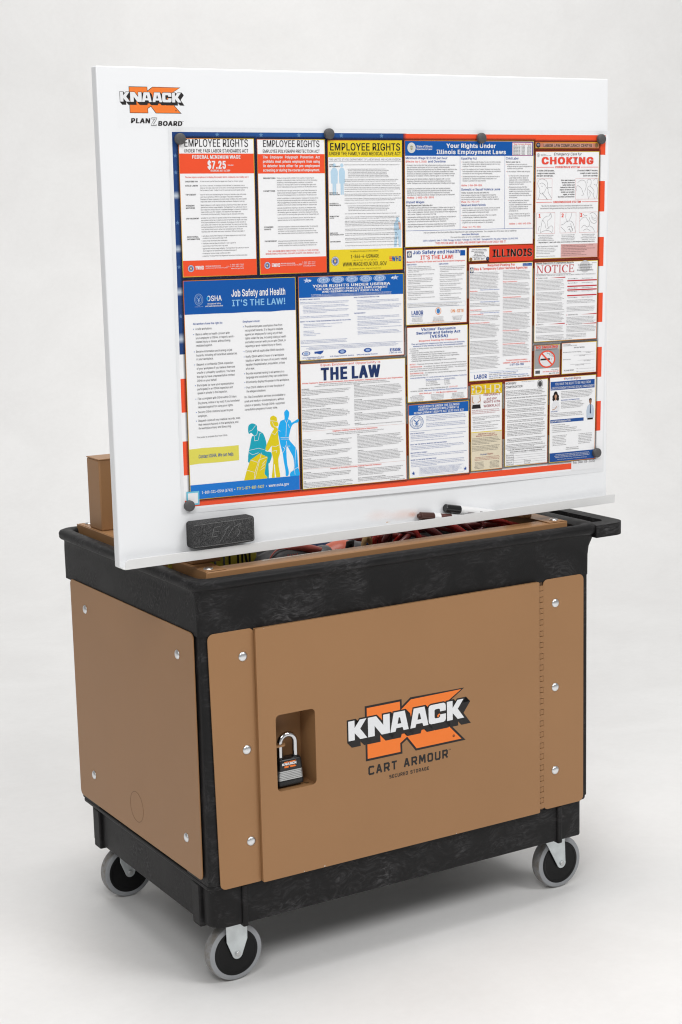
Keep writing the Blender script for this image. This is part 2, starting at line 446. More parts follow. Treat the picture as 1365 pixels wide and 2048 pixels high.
# ------------------------------------------------------------------ lettering: glyph outlines -> flat ink shapes
# outlines of a plain grotesque, one character a line: advance, then closed outlines (two characters per value, in thousandths)
GLYPHS = r"""A1d+t+d.=21/8211S+d0_+d/8/r.z1b.i1b.X0w,i+d~-2-R-2.;0F.;0F-R
B1L,P+d,P21.e21/E2,/m1o0;1Y0Q1>0^0n0b0J0_0,0I/Q08/B/_///_/*0?.i0U.W0f.?0r-q0v-L0q-(0d,W0M,;0,+v/Q+h~-A,M.i,M/L,S/n,d01--07-M0*.,/V.N/;.X-A.[~-A/A.b/A/D/L/g/j/q00/t0H/n0g/]11/?1B.d1H-A1H
C22//+].A+e-Z,--,,S,Z-7,D-w,<.r,D/m,Z0]-,1A-Z1h.A20//280(2,0f1[1D0v1]000l000Y0_0910/_1E//1L.S1F.,14-Z0g-A0@-1/^-+.r-1.6-A-U-[--.,,`.S,O//,I/_,P09,e0K,t0e-L0l-d1]-d1D,o0f,:0)+i
D2*.O+d,t+d,t,M.K,M/4,S/b,e06-20O-Y0^.:0c.s0^/z0O0=060c/d10/71B.Q1H,q1H,q21.U21/J2)051b0c1=150[1K/m1R.s1K.)15-;0b,X03,3/G+l~-A21-A+d,P+d,P21
E0w,P+d,P210H210H1H-A1H-A/B07/B07.Y-A.Y-A,M0K,M0K+d
F0n,P+d,P210E210E1H-A1H-A/:0./:0..Q-A.Q-A+d
G2</1+].A+e-Y,--,,T,Y-8,C-w,<.r,C/m,Y0]-+1A-Y1h.?20/-280(2,0g1Y1E0t1^010l010W0]0I0o/u1;/_1D/-1L.R1F.+14-Z0h-A0@-1/^-+.r-1.6-A-U-[--.,,`.T,O/1,I/Y,M0-,[0J,q0`-?0n-d0s.>16.;/?.;/?.t1b.t1[-Q1G,o0w,F0M+w/j+d
H29,P+d,P21-A21-A/E0z/E0z211M211M+d0z+d0z.z-A.z-A+d
I/P,3+d,3,M-:,M-:1H,31H,321/121/11H.+1H.+,M/1,M/1+d
J0`.-+]-@+g,_,5,@,e,5-q,v-q-,-,->,^-Y,L.-,F.P,L.l,^/.-,/4-U/421/t21/t-U/j,e/J,5.j+g
K1W-,-U-,.L-r/S0@211D21~,P+d,P21-A21-A+d~0H+d.0.w.X/Y1E+d
L0],P+d,P21-A21-A,M0=,M0=+d
M3X,P+d,P21-z21/>-r/f,E/W,E0*-b1`212l212l+d2,+d2/1M251M1W/f0*+d/B+d-i/T-41M-;1M-<0t->+d
N2?,P+d,P21-L210?-[0r,K0i,J0c-a0c211S211S+d0W+d-h06-01H-;1J-A/W-A+d
O2I//+].A+e-Z,---,S,Z-7,D-w,<.r,D/m,Z0]--1A-Z1h.A20//28/m200T1h111A1T0]1j/m1q.r1j-w1T-711,S0T,-/m+e~//,I/Z,O01,`0S--0l-T1-.612.r1-/^0l0A0S0h0115/Z1F//1L.S1F.,15-[0h-A0@-1/^-+.r-1.6-A-T-[--.,,`.S,O
P1A,P+d,P21._21/E2+/p1k0B1R0Z120h0[0m000h/T0Z/-0B.]/p.C/E.3._..-1..-1.f.].f/1.j/M.t/b/4/q/J0,00/q0f/b1+/M1;/01E.z1H-A1H-A+d
Q2I.i-c/]-c1X+40e+4~//+].A+e-Z,---,S,Z-7,D-w,<.r,D/m,Z0]--1A-Z1h.A20//28/m200T1h111A1T0]1j/m1q.r1j-w1T-711,S0T,-/m+e~//,I/Z,O01,`0S--0l-T1-.612.r1-/^0l0A0S0h0115/Z1F//1L.S1F.,15-[0h-A0@-1/^-+.r-1.6-A-T-[--.,,`.S,O
R1E,P+d,P21.`21/F2,/q1m0C1U0Z150i0_0m040i/Y0Z/30C.d/q.M/E.?.`.:,t.:,t.s/1.v/N///c/=/r/P0*/h0*0P/r0i/c1-/N1</11E.]1H-A1H-A+d~05+d.Z.Y/S.Y10+d
S1C.T+[-p+`-D+m,o,3,T,P,B,t,:-M-,-M-2-2-?,l-R,[-j,O.T,E.u,H/[,^/m,p0)-60.-O0*-e/`.5/4.J-D/(,j/E,P/j,H0H,N0q,_1D-*1`-N1v.(23.W28/723/`1v031`0M1E0^0s0e0N/u0N/j0p/R19//1I.U1O.61L-k1D-E0v-:0b-70L-;04-G/r-m/X/z/,0;.b0_.:0i-o0l-O0g,w0V,T0<,6/g+o/:+`
T1E,41H,4210u210u1H.u1H.u+d.5+d.51H
U29.w+z.?+b-^+s-6,?,i,d,V-@,P-q,P21-@21-@-v-D-T-Q-5-d,k./,X.P,L.w,H/N,L/o,X09,k0M-50Y-T0]-v0]211M211M-q1G-@15,d0g,?0?+s/_+b
V1d.@+d+t21,h21.?-t.l,3._,3.p,n0_211S21/:+d
W4B-_+d+t21,f21-n-o.9,<.1,<.G-U/V210P211X-o1u,<1l,<2,-<3?2142212F+d1K+d0;08/t1_021_/k0;.Z+d
X1^+v+d.M/@.M.`,121-,21.@0=.g/H.z/H/)0-0J211B21.w.c.w/C1L+d0R+d/0-i.Z.[.h.[.U.8,o+d
Y1z.?+d.?.D+t21,o21.D/b.n.Z.T.Z.a/-/<0,0Q211K21/0.D/0+d
Z1:,>+d,>,B/V130)1`001J,<1H,<210a210a1R-J,e,u,5,n,J0c,M0c+d
a0Y-d+[-B+_,r+i,X,*,D,A,7,],2-0,6-N,?-e,N-w-(.?/-._/8.s///M.d/f.8/o-o/m-H/]-(/6,=/G,M/f,c0.-,0@-g0R.c0O/B0</V0+/f/d/q/F/u+d/9+d/9,H/4,H.`+p.2+^~-n,A.>,E.X,O/+,q/8-N/8.2.j-w-J-c-+-O,p---*,z-F,H
b1,.Y+z.:+_-p+h-N,3-:,O-4,O-4+d,I+d,I21-621-6/c-z0<-o0I.90Q.Y0T/60N/]0=0-/p0F/I0U.i0Z.10U-I0F,h0.,A/]+t/6+b~.P,C.q,G/;,V/Q,l/`-9/l.1/`/)/Q/F/</[.q/i.P/n.0/i-e/z-P/G-A/+-5.1-A-7-P,j-f,U.0,G
c0`.C+z-c+b-9+t,f,B,L,i,<-I,6./,<.g,L/G,f/n-90<-c0N.C0T/(0M/U080(/f0>/9/S/*/F/E/2/[.V/m-q/i-U/Z-@/C-0.v,w.T,w-[-0-9-@,m-U,V-q,G.C,B.g,H/3,V/H,m/T-90?-*0),L/V,)/)+c
d1,.7+z-[+b-3+t,c,A,K,h,;-I,6.1,;.i,K/I,c/p-40=-[0N.80T.X0Q.q0I/40</[/c/[210H210H+d/]+d/],O/W,O/C,3.p+h.W+_~.A,C.`,G/+,U/@,j/O-7/z.1/P/+/@/G/+/z.a/i.A/n-p/i-U/[-@/F-0/),t.1-1-9-@,l-U,V-p,G
e0h.H+z-e+b-9+t,f,B,L,i,<-H,6./,;.f,K/F,e/m-70;-a0N.A0T/.0J/c0)0)/_09/>0D.f0G.60G-m,_-m,_.Q/v.Q/Z.>/N/1/?/J/+/^.a/j.A/n-q/j-V/]-A/J-1/2,w.e,t-v-(-O-2-.-D,d-[,Q-w,F.H,B.r,I/3,Q/M,l/V--0A,o05,S/[+w.m+_
f.r.X0O.X/k+j/k+j0O~,e+d,e14,h1Q,t1j-52--K2;./2F.^2@.g2=.W1X.71^-o1Z-^1P-U1?-R+d
g1-.C)m-l)p--*5,f*F,G*o-)+;-L*f-v*U.C*S.m*X/>*i/T+5/[+^/[,X/V,X/4,0.W+l.7+i-z+n-5,/,d,I,K,n,;-L,6.3,;.j,K/I,d/p-40=-z0N.80T.X0R.q0I/50</X/c/]/c/]0O0H0O0H+[0C+.02*Z/h*?/G*,.o)q~.A,O.a,S/,,_/A,s/P-=/Y-^/z.5/P/,/A/G/,/z.a/i.A/n-p/i-U/z-@/F-1/*,t.5,w-_-1-?-@,t-U,`-p,S
h0n-6.W-6+d,I+d,I21-621-6/C-*/C-@/p-z0>./0O.W0T/,0P/K0E/e010)/e05/A09+d/L+d/L._/F/7/5/T.j/g.F/m-e/a-Q/S-B/?-9.u
i-k,I+d,I0O-60O-6+d~,h1?,J1K,=1g,J24,h2@-624-B1g-61K
j-k,I0O-60O-3*u-**Z,j*C,U*3,9*)+Z)u+Z*],-*a,<*l,F+.,I+G~,g1?,I1K,=1g,I24,g2@-624-B1g-61K
k0Q-2-M-2.H-=.H/@0O0<0O.,.;-u.;~,I+d,I21-621-6+d~/J+d-X...3.Y0H+d
l.1-O+b-)+g,^,(,N,C,I,h,I21-621-7,a-<,R-F,J-n,J.)+g
m3F,I+d,I0O-40O-4/K-0/K-:/g-[0?-p0L.O0V.u0P/C0=/Y/o/e/K/z/K/u0+0Q0K0k0S1X0S1u0H2>062Q/l2]/L2a.s2a+d1t+d1t.r1n/E1]/]1C/j0w/n0J/d0:/W/v/2/s+d/6+d/6/(/1/D.q/[.Y/j.;/n-b/d-P/W-9/.-6+d
n0n-6.W-6+d,I+d,I0O-40O-4/C-*/C-@/p-z0>./0O.W0T/,0P/K0E/e010)/e05/A09+d/L+d/L._/F/7/5/T.j/g.F/m-e/a-Q/S-B/?-9.u
o0s.C+z-c+b-9+t,f,B,L,i,<-I,6./,<.g,L/G,f/n-90<-c0N.C0T.t0N/O0</q/n0;/G0L.g0Q./0L-I0;,i/q,B/O+t.t+b~.C,B.f,G/2,V/H,m/W-9/c.//W.v/H/C/2/Z.f/i.C/n-q/i-U/Z-@/C-0.v,t./-0-9-@,m-U,V-q,G
p1,,I)u,I0O-40O-4/c-:/c-z0<.90Q.Y0T/60N/]0=0-/p0F/I0U.i0Z.10U-I0F,h0.,A/]+t/6+b.Y+z.:+_-q+h-]+u-6,O-6)u~.P,C.q,G/;,V/Q,l/`-9/l.1/`/)/Q/F/</[.q/i.P/n.0/i-e/z-P/G-A/+-5.1-A-7-P,j-f,U.0,G
q1,0H)u/[)u/[,O/4+u.p+h.W+_.7+z-[+b-3+t,c,A,K,h,;-I,6.1,;.i,K/I,c/p-40=-[0N.80T.X0Q/40</W/c/]/c/]0O0H0O~.A,C.`,G/+,U/@,j/O-7/z.1/P/+/@/G/+/z.a/i.A/n-p/i-U/[-@/F-0/),t.1-1-9-@,l-U,V-p,G
r.w,I+d,I0O-40O-4/e-7/e-F0/-z0C.)0P.g0T.g/f.*/g-P/Q-B/@-6.a-6+d
s0A.*+z-4+g,h+v,R,:,A,S,8,r,r-/--,c-@,P-Z,E.),A.M,F.h,R/*,e/0-+/--=.r-L.a-W-,..,z.D,I.a,C/6,G/U,U/p,k06-70F-Y0Q./0T.S0Q.r0H/;0:/O/w/h/F/0/9.g/`.O/l.//q-`/m-G/a-6/O-1/9-4.v-@.g-T.z/7.6/V-o/i-R/o-//j,_/z,C/F,,/(+j.S+_
t.W.@0O.@/k+j/k+j0O~,U1[-B1[-D,`-L,Q-Z,I.>,J.I+f-l+`-A+f,p,),z,H,U,q
u0n.*+_-V+c-7+o,m,3,Y,O,M,s,I0O-60O-6-T-;---M,_-h,L.<,F.m,R/0,a/?,u/I->/L0O090O09+d/N+d/N,p/W,p/B,C.u+u.R+d
v0Y-g+d+u0O,h0O-u-=.B,).,,).T-_/U0O0G0O.V+d
w2k-N+d,+0O,k0O-S-u-s,=-i,=-s,n.p0O/`0O0f,=0[,=0f,n1d0O2U0O11+d0D+d/9/v/G/v.;+d
x0O,)+d-o.N-o-o,10O-(0O.C.B-s.B/>0O040O.E-m.E.J0:+d/C+d-q.*.A.*,o+d
y0Y,C*),Q*^-,*[-F*j-Q+*-g+c+u0O,h0O-u-=.B,).,,).T-_/U0O0G0O.3*_-c*8-O*,,o)s
z0P,>+d,>,B.r/d,D/g,D0O/q0O/q/o-B,L/w,L/w+d
01I.W+]-r+e-F,,,s,R,Y-5,I-v,D.r,I/n,Y0_,s1C-F1h-r20.W28/;20/g1h0:1C0T0_0d/n0i.r0d-v0T-50;,R/g,,/;+e~.W,F/),L/F,^/]-+/n-T0(.60,.r0(/^/n0A/]0i/F17/)1I.W1P.41I-g17-P0i-?0A-5/^-1.r-5.6-?-T-P-+-g,^.4,L
11I,`+d,`,K0[,K0[+d~/821/8+d.H+d.H1D,j0:,j1/.:21
21I,T+d,T,C/>/>/[/k/d0G/a0a/I18.n1M.T1P.81M-]15-F0Z-C0>,V0>,[0i,j1>-31]-S1t.*23.U28/023/V1u/u1^0=1A0L0o0Q0H0G/b09/F/V.S-],M0Y,M0Y+d
31I.N+]-q+a-I+n,v,2,Z,M,H,o,@-H-1-H-7-/-B,k-T,[.3,H.l,I/7,Q/M,^/_,q/i-8/j-p/`.8/O.M/7.^.f.h-a.l-a/O/D1H,Z1H,Z210H210H1Q.G/:.G/E/,/D/X/80,.q0G.R0W..0]-U0W-+0F,V0,,8/Y+p/.+b
41I,<--,<-b.k21/[21-1-g0q-g0q--~/>+d/>/b0+/b0++d
51I.Q+]-v+b-P+o-0,4,g,P,V,q,P-F->-F-N,m-q,P.Q,F.n,I/8,T/N,f/^-,/h-G/h.5/^.Q/M.h/7/*.l/5.4/7-U.v-D.j,W.q,t210B210B1H-[1H-J/Q-v/i.?/o/+/n/J/e/e/V0@/(0X.;0[-g0U-90E,`0+,=/Y+s/0+c
61I.V+].*+c-R+s-1,<,h,^,Y-7,T-f,X.;,d.c-*/A.p21/f21-[/)-U/)-w/O.J/z/:/Y/`/K0./30F.d0T.=0Y-a0T-40D,]0+,;/Z+r/3+b~.V,D.r,H/;,S/O,c/h-D/k-a/h.//^.I/O._/;.o.r/*.V/-.:/*-r.p-]._-N.J-D.0-A-b-D-D-N-*-],c-r,S.:,H
71I,u+d/g1H,R1H,R210[210[1E-i+d
81I.V+]-v+b-L+o-),5,^,R,M,t,H-K,K-j,e.P-A.t-]/--;/>,q/X,`0*,Z0P,_0u,n1F-61a-V1v.,23.V28/123/V1v/u1a0=1F0M0u0R0P0L0*0;/X/q/>/P/-/k.t0H.P0a-j0e-K0_,t0N,R04,5/a+o/7+b~.V,E.v,H/W,^/g,o/q-5/u-O/q-i/f.1/U.D.t.z.V._.8.z-W.D-F.1-;-i-7-O-;-5-E,o-U,^.7,H~.V/F.p/H/I/]/`03/c0L/`0c/J19.p1M.V1P.<1M-c19-L0c-I0L-L03-c/].=/H
91I.V28/322/Z1r0+1X0D160T0]0Y0/0U/Y0I/202.T.<+d-F+d/Q.l/W.l/5.F.b.8-s.;-M.J-..a,g/1,X/W,T04,Y0a,i18-21Y-S1r.*22~.V1P.;1M-r1B-^11-N0k-E0Q-A04-E/f-N/K-^/6-r.u.;.k.V.g.r.k/;.u/O/5/^/K/h/e/k02/h0Q/^0k/O11/;1B.r1M
..0,s+`,b+c,S+m,I,,,F,=,I,O,S,],b,g,s,k-5,g-D,]-N,O-Q,=-N,,-D+m-5+c
,.0,:*=,X,[-M,[,h*=
:.0,s+`,b+c,S+m,I,,,F,=,I,O,S,],b,g,s,k-5,g-D,]-N,O-Q,=-N,,-D+m-5+c~,s/3,b/6,S/@,I/O,F/`,I/r,S01,b0;,s0>-50;-D01-N/r-Q/`-N/O-D/@-5/6
;.0,:*=,X,[-M,[,h*=~-+/3,j/6,[/@,Q/O,N/`,Q/r,[01,j0;-+0>-=0;-L01-V/r-Y/`-V/O-L/@-=/6
'.B,b/b,Z21-L21-D/b
!.8,W-d,S21-H21-D-d~,v+`,e+c,V+m,L,,,H,=,L,N,V,],e,g,v,j-8,g-F,]-P,N-S,=-P,,-F+m-8+c
$1C.>*j.>3+.h3+.h*j~.T+[-p+`-D+m,o,3,T,P,B,t,:-M-,-M-2-2-?,l-R,[-j,O.T,E.u,H/[,^/m,p0)-60.-O0*-e/`.5/4.J-D/(,j/E,P/j,H0H,N0q,_1D-*1`-N1v.(23.W28/723/`1v031`0M1E0^0s0e0N/u0N/j0p/R19//1I.U1O.61L-k1D-E0v-:0b-70L-;04-G/r-m/X/z/,0;.b0_.:0i-o0l-O0g,w0V,T0<,6/g+o/:+`
%48-s/?-V/B-=/M-)/^,j/s,_0X,b1<-)1j-=2+-V25-s29.B25.Z2+.n1j/,1T/80p/50<.n/^.Z/M.A/B~-s/k.:/p.H0..S0X.Q17.I1J.:1X-s1]-]1X-N1J-C0p-F0A-N0.-]/p~2)+Z1[+^1B+i1.,)0p,?0d,s0g-W1/.61C.F1[.Q2).U2G.Q2`.F2t.632-p3=-<3:,X2s,)2_+i2G+^~2),72?,;2N,I2Y,s2V-R2N-f2@-t2).(1c-t1T-f1I-<1K,]1T,I1c,;~-H+d1f212P21.3+d
&1D.9+]-Z+b-2+p,b,6,J,R,;,t,6-I,9-g,S.I-3.t.V0+.s0K/*0i.v1/.i1A.V1M.=1Q-l1I-U13-M0c-U0?.-/W1:+d0@+d-=/I,k0,,_0b,c12,o1N-11e-J1w-i22.<25._22/.1w/F1f/X1O/d15/f0R/U0*/7/X-^.M-2-r,u-G-1,k-S,M-j,E.S,F.o,O/Q,s/e-=0...01.T0l.T0i.(0U-7/q,C/U,+/3+k
(/5,m.C-)/h-H1=-]1r-u2O.`2O.H1i-r0F-^.v-[.C-d-7-p,W.`*T-u*T-O+O-3,K,s-G
)/5,9*T,j+v-*,Y-5-8->.C-;.v,w0F,R1i,92O,u2O-R1=-q/g.,.C-v-F-e,I-J+N,u*T
*1I.=.S.B/o-6/4,m/_..0A,m0s-61O.B0d.=21.n21.j0d/u1O0>0s/.0A0>/_/u/4.j/o.n.S
-1I/u.h/u.0-6.0-6.h
/.m._2I,[*h+r*h-v2I
?0:-H-z-Q.Z-l/1.Z/^.k/r.v09.w0j.a1=.<1O-v1R-M1I-<1=,t0h,p0N,/0N,50v,E1H,]1c-+1w-N23-v28.O23.s1v/@1b/V1G/c0v/h0R/c0,/V/[/@/@.C.Q.7.-.6-z~-h+`-V+c-G+m-=,,-:,=-=,N-G,]-V,g-h,j.),g.8,].B,N.E,=.B,,.8+m.)+c
@4807*-/@*2.Q*B-k*z->+/,k+z,Q,B,A-1,<-w,B.l,Q/Y,k0?-?0l-k1@.P1Z/=1j011p0s1j1z1Y2>1>2f0k360B3M/c3[/03_.K3U-/3;,E2w,02[+s29+o1`+u1=,81(,X0l,D0X,20=+u/j+q/A+v.o,7.T,R.@,t.4-M.0.*.5.V.C/-.X/M.u/f/G/v/n0+0<0(0U/o0t/V0w/s1^/s1`,o1i,^1w,S2:,O2P,S2a,`2t-C3).K2u.w2k/Q2X/w2?0I1n0f1F1,0f1:0/1>/H1:.f1,.;0f-h0H-K/r-7/E-*.`,v-v-*-;-7,V-K,)-i+S.=+6.j*p/N*c09*_0p*d1m+)2,*I1:*6~/m,U0;,X0R,b0d,s0p-:1*.-0w.Q0o.m0c/10Q/>/o/H/U/D/?/9/-/(.p.c.f.-.o-A/*-)/;,e/Q,Y"""
_G = {}
_CAP, _SPACE = 0.509, 0.188


def _num(a, b):
    a, b = (92 if ord(q) == 122 else ord(q) for q in (a, b))
    return ((a - 40) * 80 + (b - 40) - 300) / 1000.0


def _decode():
    out = {}
    for ln in GLYPHS.split("\n"):
        ch, body = ln[0], ln[1:]
        loops = []
        for seg in body[2:].split("~"):
            q = [_num(seg[i], seg[i + 1]) for i in range(0, len(seg) - 1, 2)]
            loops.append(list(zip(q[0::2], q[1::2])))
        out[ch] = (_num(body[0], body[1]), loops)
    return out


_FONT = _decode()


def _area(p):
    return sum(p[i - 1][0] * p[i][1] - p[i][0] * p[i - 1][1] for i in range(len(p)))


def offset_poly(pts, d):
    n = len(pts)
    sgn = 1 if _area(pts) > 0 else -1
    out = []
    for i in range(n):
        p, a, b = Vector(pts[i]), Vector(pts[i - 1]), Vector(pts[(i + 1) % n])
        e1, e2 = (p - a).normalized(), (b - p).normalized()
        n1, n2 = Vector((e1.y, -e1.x)) * sgn, Vector((e2.y, -e2.x)) * sgn
        bis = n1 + n2
        q = max(bis.length_squared, 0.6)
        out.append(tuple(p + bis * (2 * d / q)))
    return out


def _thin(p, tol):
    if len(p) < 9:
        return p
    out = [p[0]]
    for q in p[1:]:
        if math.hypot(q[0] - out[-1][0], q[1] - out[-1][1]) > tol:
            out.append(q)
    return out


def glyph(ch, w, res):
    k = (ch, w, res)
    if k not in _G:
        if ch not in _FONT:
            _G[k] = (np.zeros((0, 3)), np.zeros((0, 3), np.int32), _SPACE)
        else:
            adv, loops = _FONT[ch]
            d = abs(w) * .72
            big = max(loops, key=lambda l: abs(_area(l)))
            sg = _area(big) > 0
            L = [_thin(l, .035) if res == 1 else l for l in loops]
            L = [[(x + d, y) for x, y in l] for l in L]
            # outlines may overlap (a crossbar over its legs): fill each outer one by itself, with the holes inside it
            V, T, n = [], [], 0
            outs = [l for l, r in zip(L, loops) if (_area(r) > 0) == sg]
            ins = [l for l, r in zip(L, loops) if (_area(r) > 0) != sg]
            for j, o_ in enumerate(outs):
                xs, ys = [p[0] for p in o_], [p[1] for p in o_]
                hs_ = [h for h in ins if min(xs) < h[0][0] < max(xs) and min(ys) < h[0][1] < max(ys)]
                grp = [o_] + hs_
                t = tessellate_polygon([[Vector((x, y, 0)) for x, y in l] for l in grp])
                V += [(x, y, .03 * j) for l in grp for x, y in l]
                T += [(a + n, b + n, c + n) for a, b, c in t]
                n = len(V)
            V, T = np.array(V), np.array(T, np.int32).reshape(-1, 3)
            if d > .004:
                # heavier weight: the same letter struck again, slightly shifted
                sh_ = [(-d, 0), (d, 0)] if d < .012 or res == 1 else [(-d, -d * .45), (0, d * .45), (d, -d * .45), (-d, d * .45), (0, -d * .45), (d, d * .45)]
                V2 = [V + np.array([a, c, .012 * q]) for q, (a, c) in enumerate(sh_)]
                T = np.concatenate([T + q * len(V) for q in range(len(sh_))])
                V = np.concatenate(V2)
            _G[k] = (V, T, adv + 1.8 * d)
    return _G[k]


class Ink:
    """collects flat coloured shapes given in millimetres (u right, v down) on numbered layers"""

    def __init__(self):
        self.V, self.T, self.C, self.M, self.n = [], [], [], [], 0

    def tris(self, v, t, layer, col, mi=0):
        v = np.asarray(v, np.float64)
        t = np.asarray(t, np.int64)
        if not len(t):
            return
        if v.shape[1] == 2:
            v = np.concatenate([v, np.zeros((len(v), 1))], 1)
        self.V.append(v + np.array([0, 0, layer]))
        c = np.asarray(col, float)
        if c.ndim == 1:
            c = np.tile(c, (len(v), 1))
        if c.shape[1] == 3:
            c = np.concatenate([c, np.ones((len(c), 1))], 1)
        self.C.append(c)
        self.T.append(t + self.n)
        self.M.append(np.full(len(t), mi))
        self.n += len(v)

    def rect(self, x0, y0, x1, y1, col, layer=4, cell=16.0, mi=0):
        """col: one colour or four corner colours (x0y0, x1y0, x1y1, x0y1)"""
        nx = max(1, int(math.ceil(abs(x1 - x0) / cell)))
        ny = max(1, int(math.ceil(abs(y1 - y0) / cell)))
        s, t = np.meshgrid(np.linspace(0, 1, nx + 1), np.linspace(0, 1, ny + 1))
        s, t = s.ravel(), t.ravel()
        v = np.stack([x0 + (x1 - x0) * s, y0 + (y1 - y0) * t], 1)
        if isinstance(col[0], (tuple, list)):
            q = [np.asarray(c, float) for c in col]
            c = ((1 - s) * (1 - t))[:, None] * q[0] + (s * (1 - t))[:, None] * q[1] + (s * t)[:, None] * q[2] + ((1 - s) * t)[:, None] * q[3]
        else:
            c = np.asarray(col, float)
        T = []
        for j in range(ny):
            for i in range(nx):
                a = j * (nx + 1) + i
                T += [(a, a + nx + 1, a + 1), (a + 1, a + nx + 1, a + nx + 2)]
        self.tris(v, T, layer, c, mi)

    def frame(self, x0, y0, x1, y1, w, col, layer=5):
        self.rect(x0, y0, x1, y0 + w, col, layer)
        self.rect(x0, y1 - w, x1, y1, col, layer)
        self.rect(x0, y0 + w, x0 + w, y1 - w, col, layer)
        self.rect(x1 - w, y0 + w, x1, y1 - w, col, layer)

    def poly(self, pts, col, layer=5, holes=()):
        loops = [list(pts)] + [list(h) for h in holes]
        flat = [p for lp in loops for p in lp]
        t = tessellate_polygon([[Vector((p[0], p[1], 0)) for p in lp] for lp in loops])
        self.tris(flat, t, layer, col)

    def line(self, pts, w, col, layer=6):
        for a, b in zip(pts, pts[1:]):
            dx, dy = b[0] - a[0], b[1] - a[1]
            q = math.hypot(dx, dy) or 1e-6
            nx, ny = -dy / q * w / 2, dx / q * w / 2
            self.tris([(a[0] + nx, a[1] + ny), (b[0] + nx, b[1] + ny), (b[0] - nx, b[1] - ny), (a[0] - nx, a[1] - ny)], [(0, 1, 2), (0, 2, 3)], layer, col)
            layer += 0.004

    def disc(self, cx, cy, r, col, layer=5, r2=None, n=28, inner=0.0):
        ry = r2 or r
        if inner <= 0:
            self.poly([(cx + r * math.cos(2 * math.pi * k / n), cy + ry * math.sin(2 * math.pi * k / n)) for k in range(n)], col, layer)
        else:
            v, T = [], []
            for k in range(n):
                a = 2 * math.pi * k / n
                v += [(cx + r * math.cos(a), cy + ry * math.sin(a)), (cx + r * inner * math.cos(a), cy + ry * inner * math.sin(a))]
                i, j = 2 * k, 2 * ((k + 1) % n)
                T += [(i, j, i + 1), (i + 1, j, j + 1)]
            self.tris(v, T, layer, col)

    def star(self, cx, cy, r, col, layer=6, sx=1.0):
        pts = []
        for k in range(10):
            a = math.pi * k / 5 - math.pi / 2
            q = r if k % 2 == 0 else r * 0.42
            pts.append((cx + q * math.cos(a) * sx, cy + q * math.sin(a)))
        self.poly(pts, col, layer)

    def text(self, s, x, y, cap, width=None, col=(0.02, 0.02, 0.02), bold=0.0, ital=0.0, align='l', layer=7, res=2, sp=0.0, maxw=None):
        """s with its baseline at v=y and capitals cap mm high; width squeezes or stretches it to fit"""
        k = cap / _CAP
        pen, parts = 0.0, []
        for ch in s:
            v, t, adv = glyph(ch, bold, res)
            if len(v):
                parts.append((v, t, pen))
            pen += adv + sp
        pen -= sp
        sx = k
        if width:
            sx = width / pen
        elif maxw and pen * k > maxw:
            sx = maxw / pen
        w = pen * sx
        x0 = x if align == 'l' else (x - w / 2 if align == 'c' else x - w)
        VV, TT, n = [], [], 0
        for v, t, p in parts:
            q = np.empty((len(v), 3))
            q[:, 2] = v[:, 2]
            q[:, 0] = x0 + (v[:, 0] + p + v[:, 1] * ital) * sx
            q[:, 1] = y - v[:, 1] * k
            VV.append(q)
            TT.append(t + n)
            n += len(v)
        if VV:
            self.tris(np.concatenate(VV), np.concatenate(TT), layer, col)
        return w

    def measure(self, s, cap, squeeze=1.0):
        return sum(glyph(c, 0.0, 1)[2] for c in s) * cap / _CAP * squeeze

    def build(self, name, mats, fn, parent):
        V = np.concatenate(self.V)
        T = np.concatenate(self.T).astype(np.int32)
        Cc = np.concatenate(self.C).astype(np.float32)
        Mi = np.concatenate(self.M).astype(np.int32)
        W = fn(V[:, 0], V[:, 1], V[:, 2])
        # turn every triangle to face out of the sheet
        a, b, c = V[T[:, 0], :2], V[T[:, 1], :2], V[T[:, 2], :2]
        cr = (b[:, 0] - a[:, 0]) * (c[:, 1] - a[:, 1]) - (b[:, 1] - a[:, 1]) * (c[:, 0] - a[:, 0])
        fl = cr > 0
        T[fl] = T[fl][:, ::-1]
        me = bpy.data.meshes.new(name)
        me.vertices.add(len(W))
        me.vertices.foreach_set("co", W.astype(np.float32).ravel())
        me.loops.add(len(T) * 3)
        me.loops.foreach_set("vertex_index", T.ravel())
        me.polygons.add(len(T))
        me.polygons.foreach_set("loop_start", np.arange(0, len(T) * 3, 3, dtype=np.int32))
        me.polygons.foreach_set("material_index", Mi)
        at = me.color_attributes.new("ink", 'FLOAT_COLOR', 'POINT')
        at.data.foreach_set("color", Cc.ravel())
        me.update(calc_edges=True)
        me.validate()
        return link(name, me, mats, parent, 0)


# ------------------------------------------------------------------ the setting: seamless studio sweep
bm = bmesh.new()
prof = [(-7.0, 0.0), (-3.0, 0.0), (0.0, 0.0), (3.0, 0.0)]
for k in range(1, 17):
    a = math.pi / 2 * k / 16
    prof.append((3.0 + 2.0 * math.sin(a), 2.0 - 2.0 * math.cos(a)))
prof += [(5.0, 4.0), (5.0, 7.0)]
prev = None
rot = Matrix.Rotation(math.radians(-30.5), 3, 'Z')
for (y, z) in prof:
    cur = [bm.verts.new(rot @ Vector((x, y, z + .011))) for x in (-9, -3, 3, 9)]
    if prev:
        for i in range(3):
            bm.faces.new((prev[i], prev[i + 1], cur[i + 1], cur[i]))
    prev = cur
o = from_bm("floor", bm, M_FLOOR, None, 60)
o["kind"] = 'structure'

# ------------------------------------------------------------------ utility cart
cart = thing("utility_cart", "black plastic utility cart with tan steel side panels, hinged lockable door and four grey casters", "utility cart", (0.45, 0.31, 0.011))

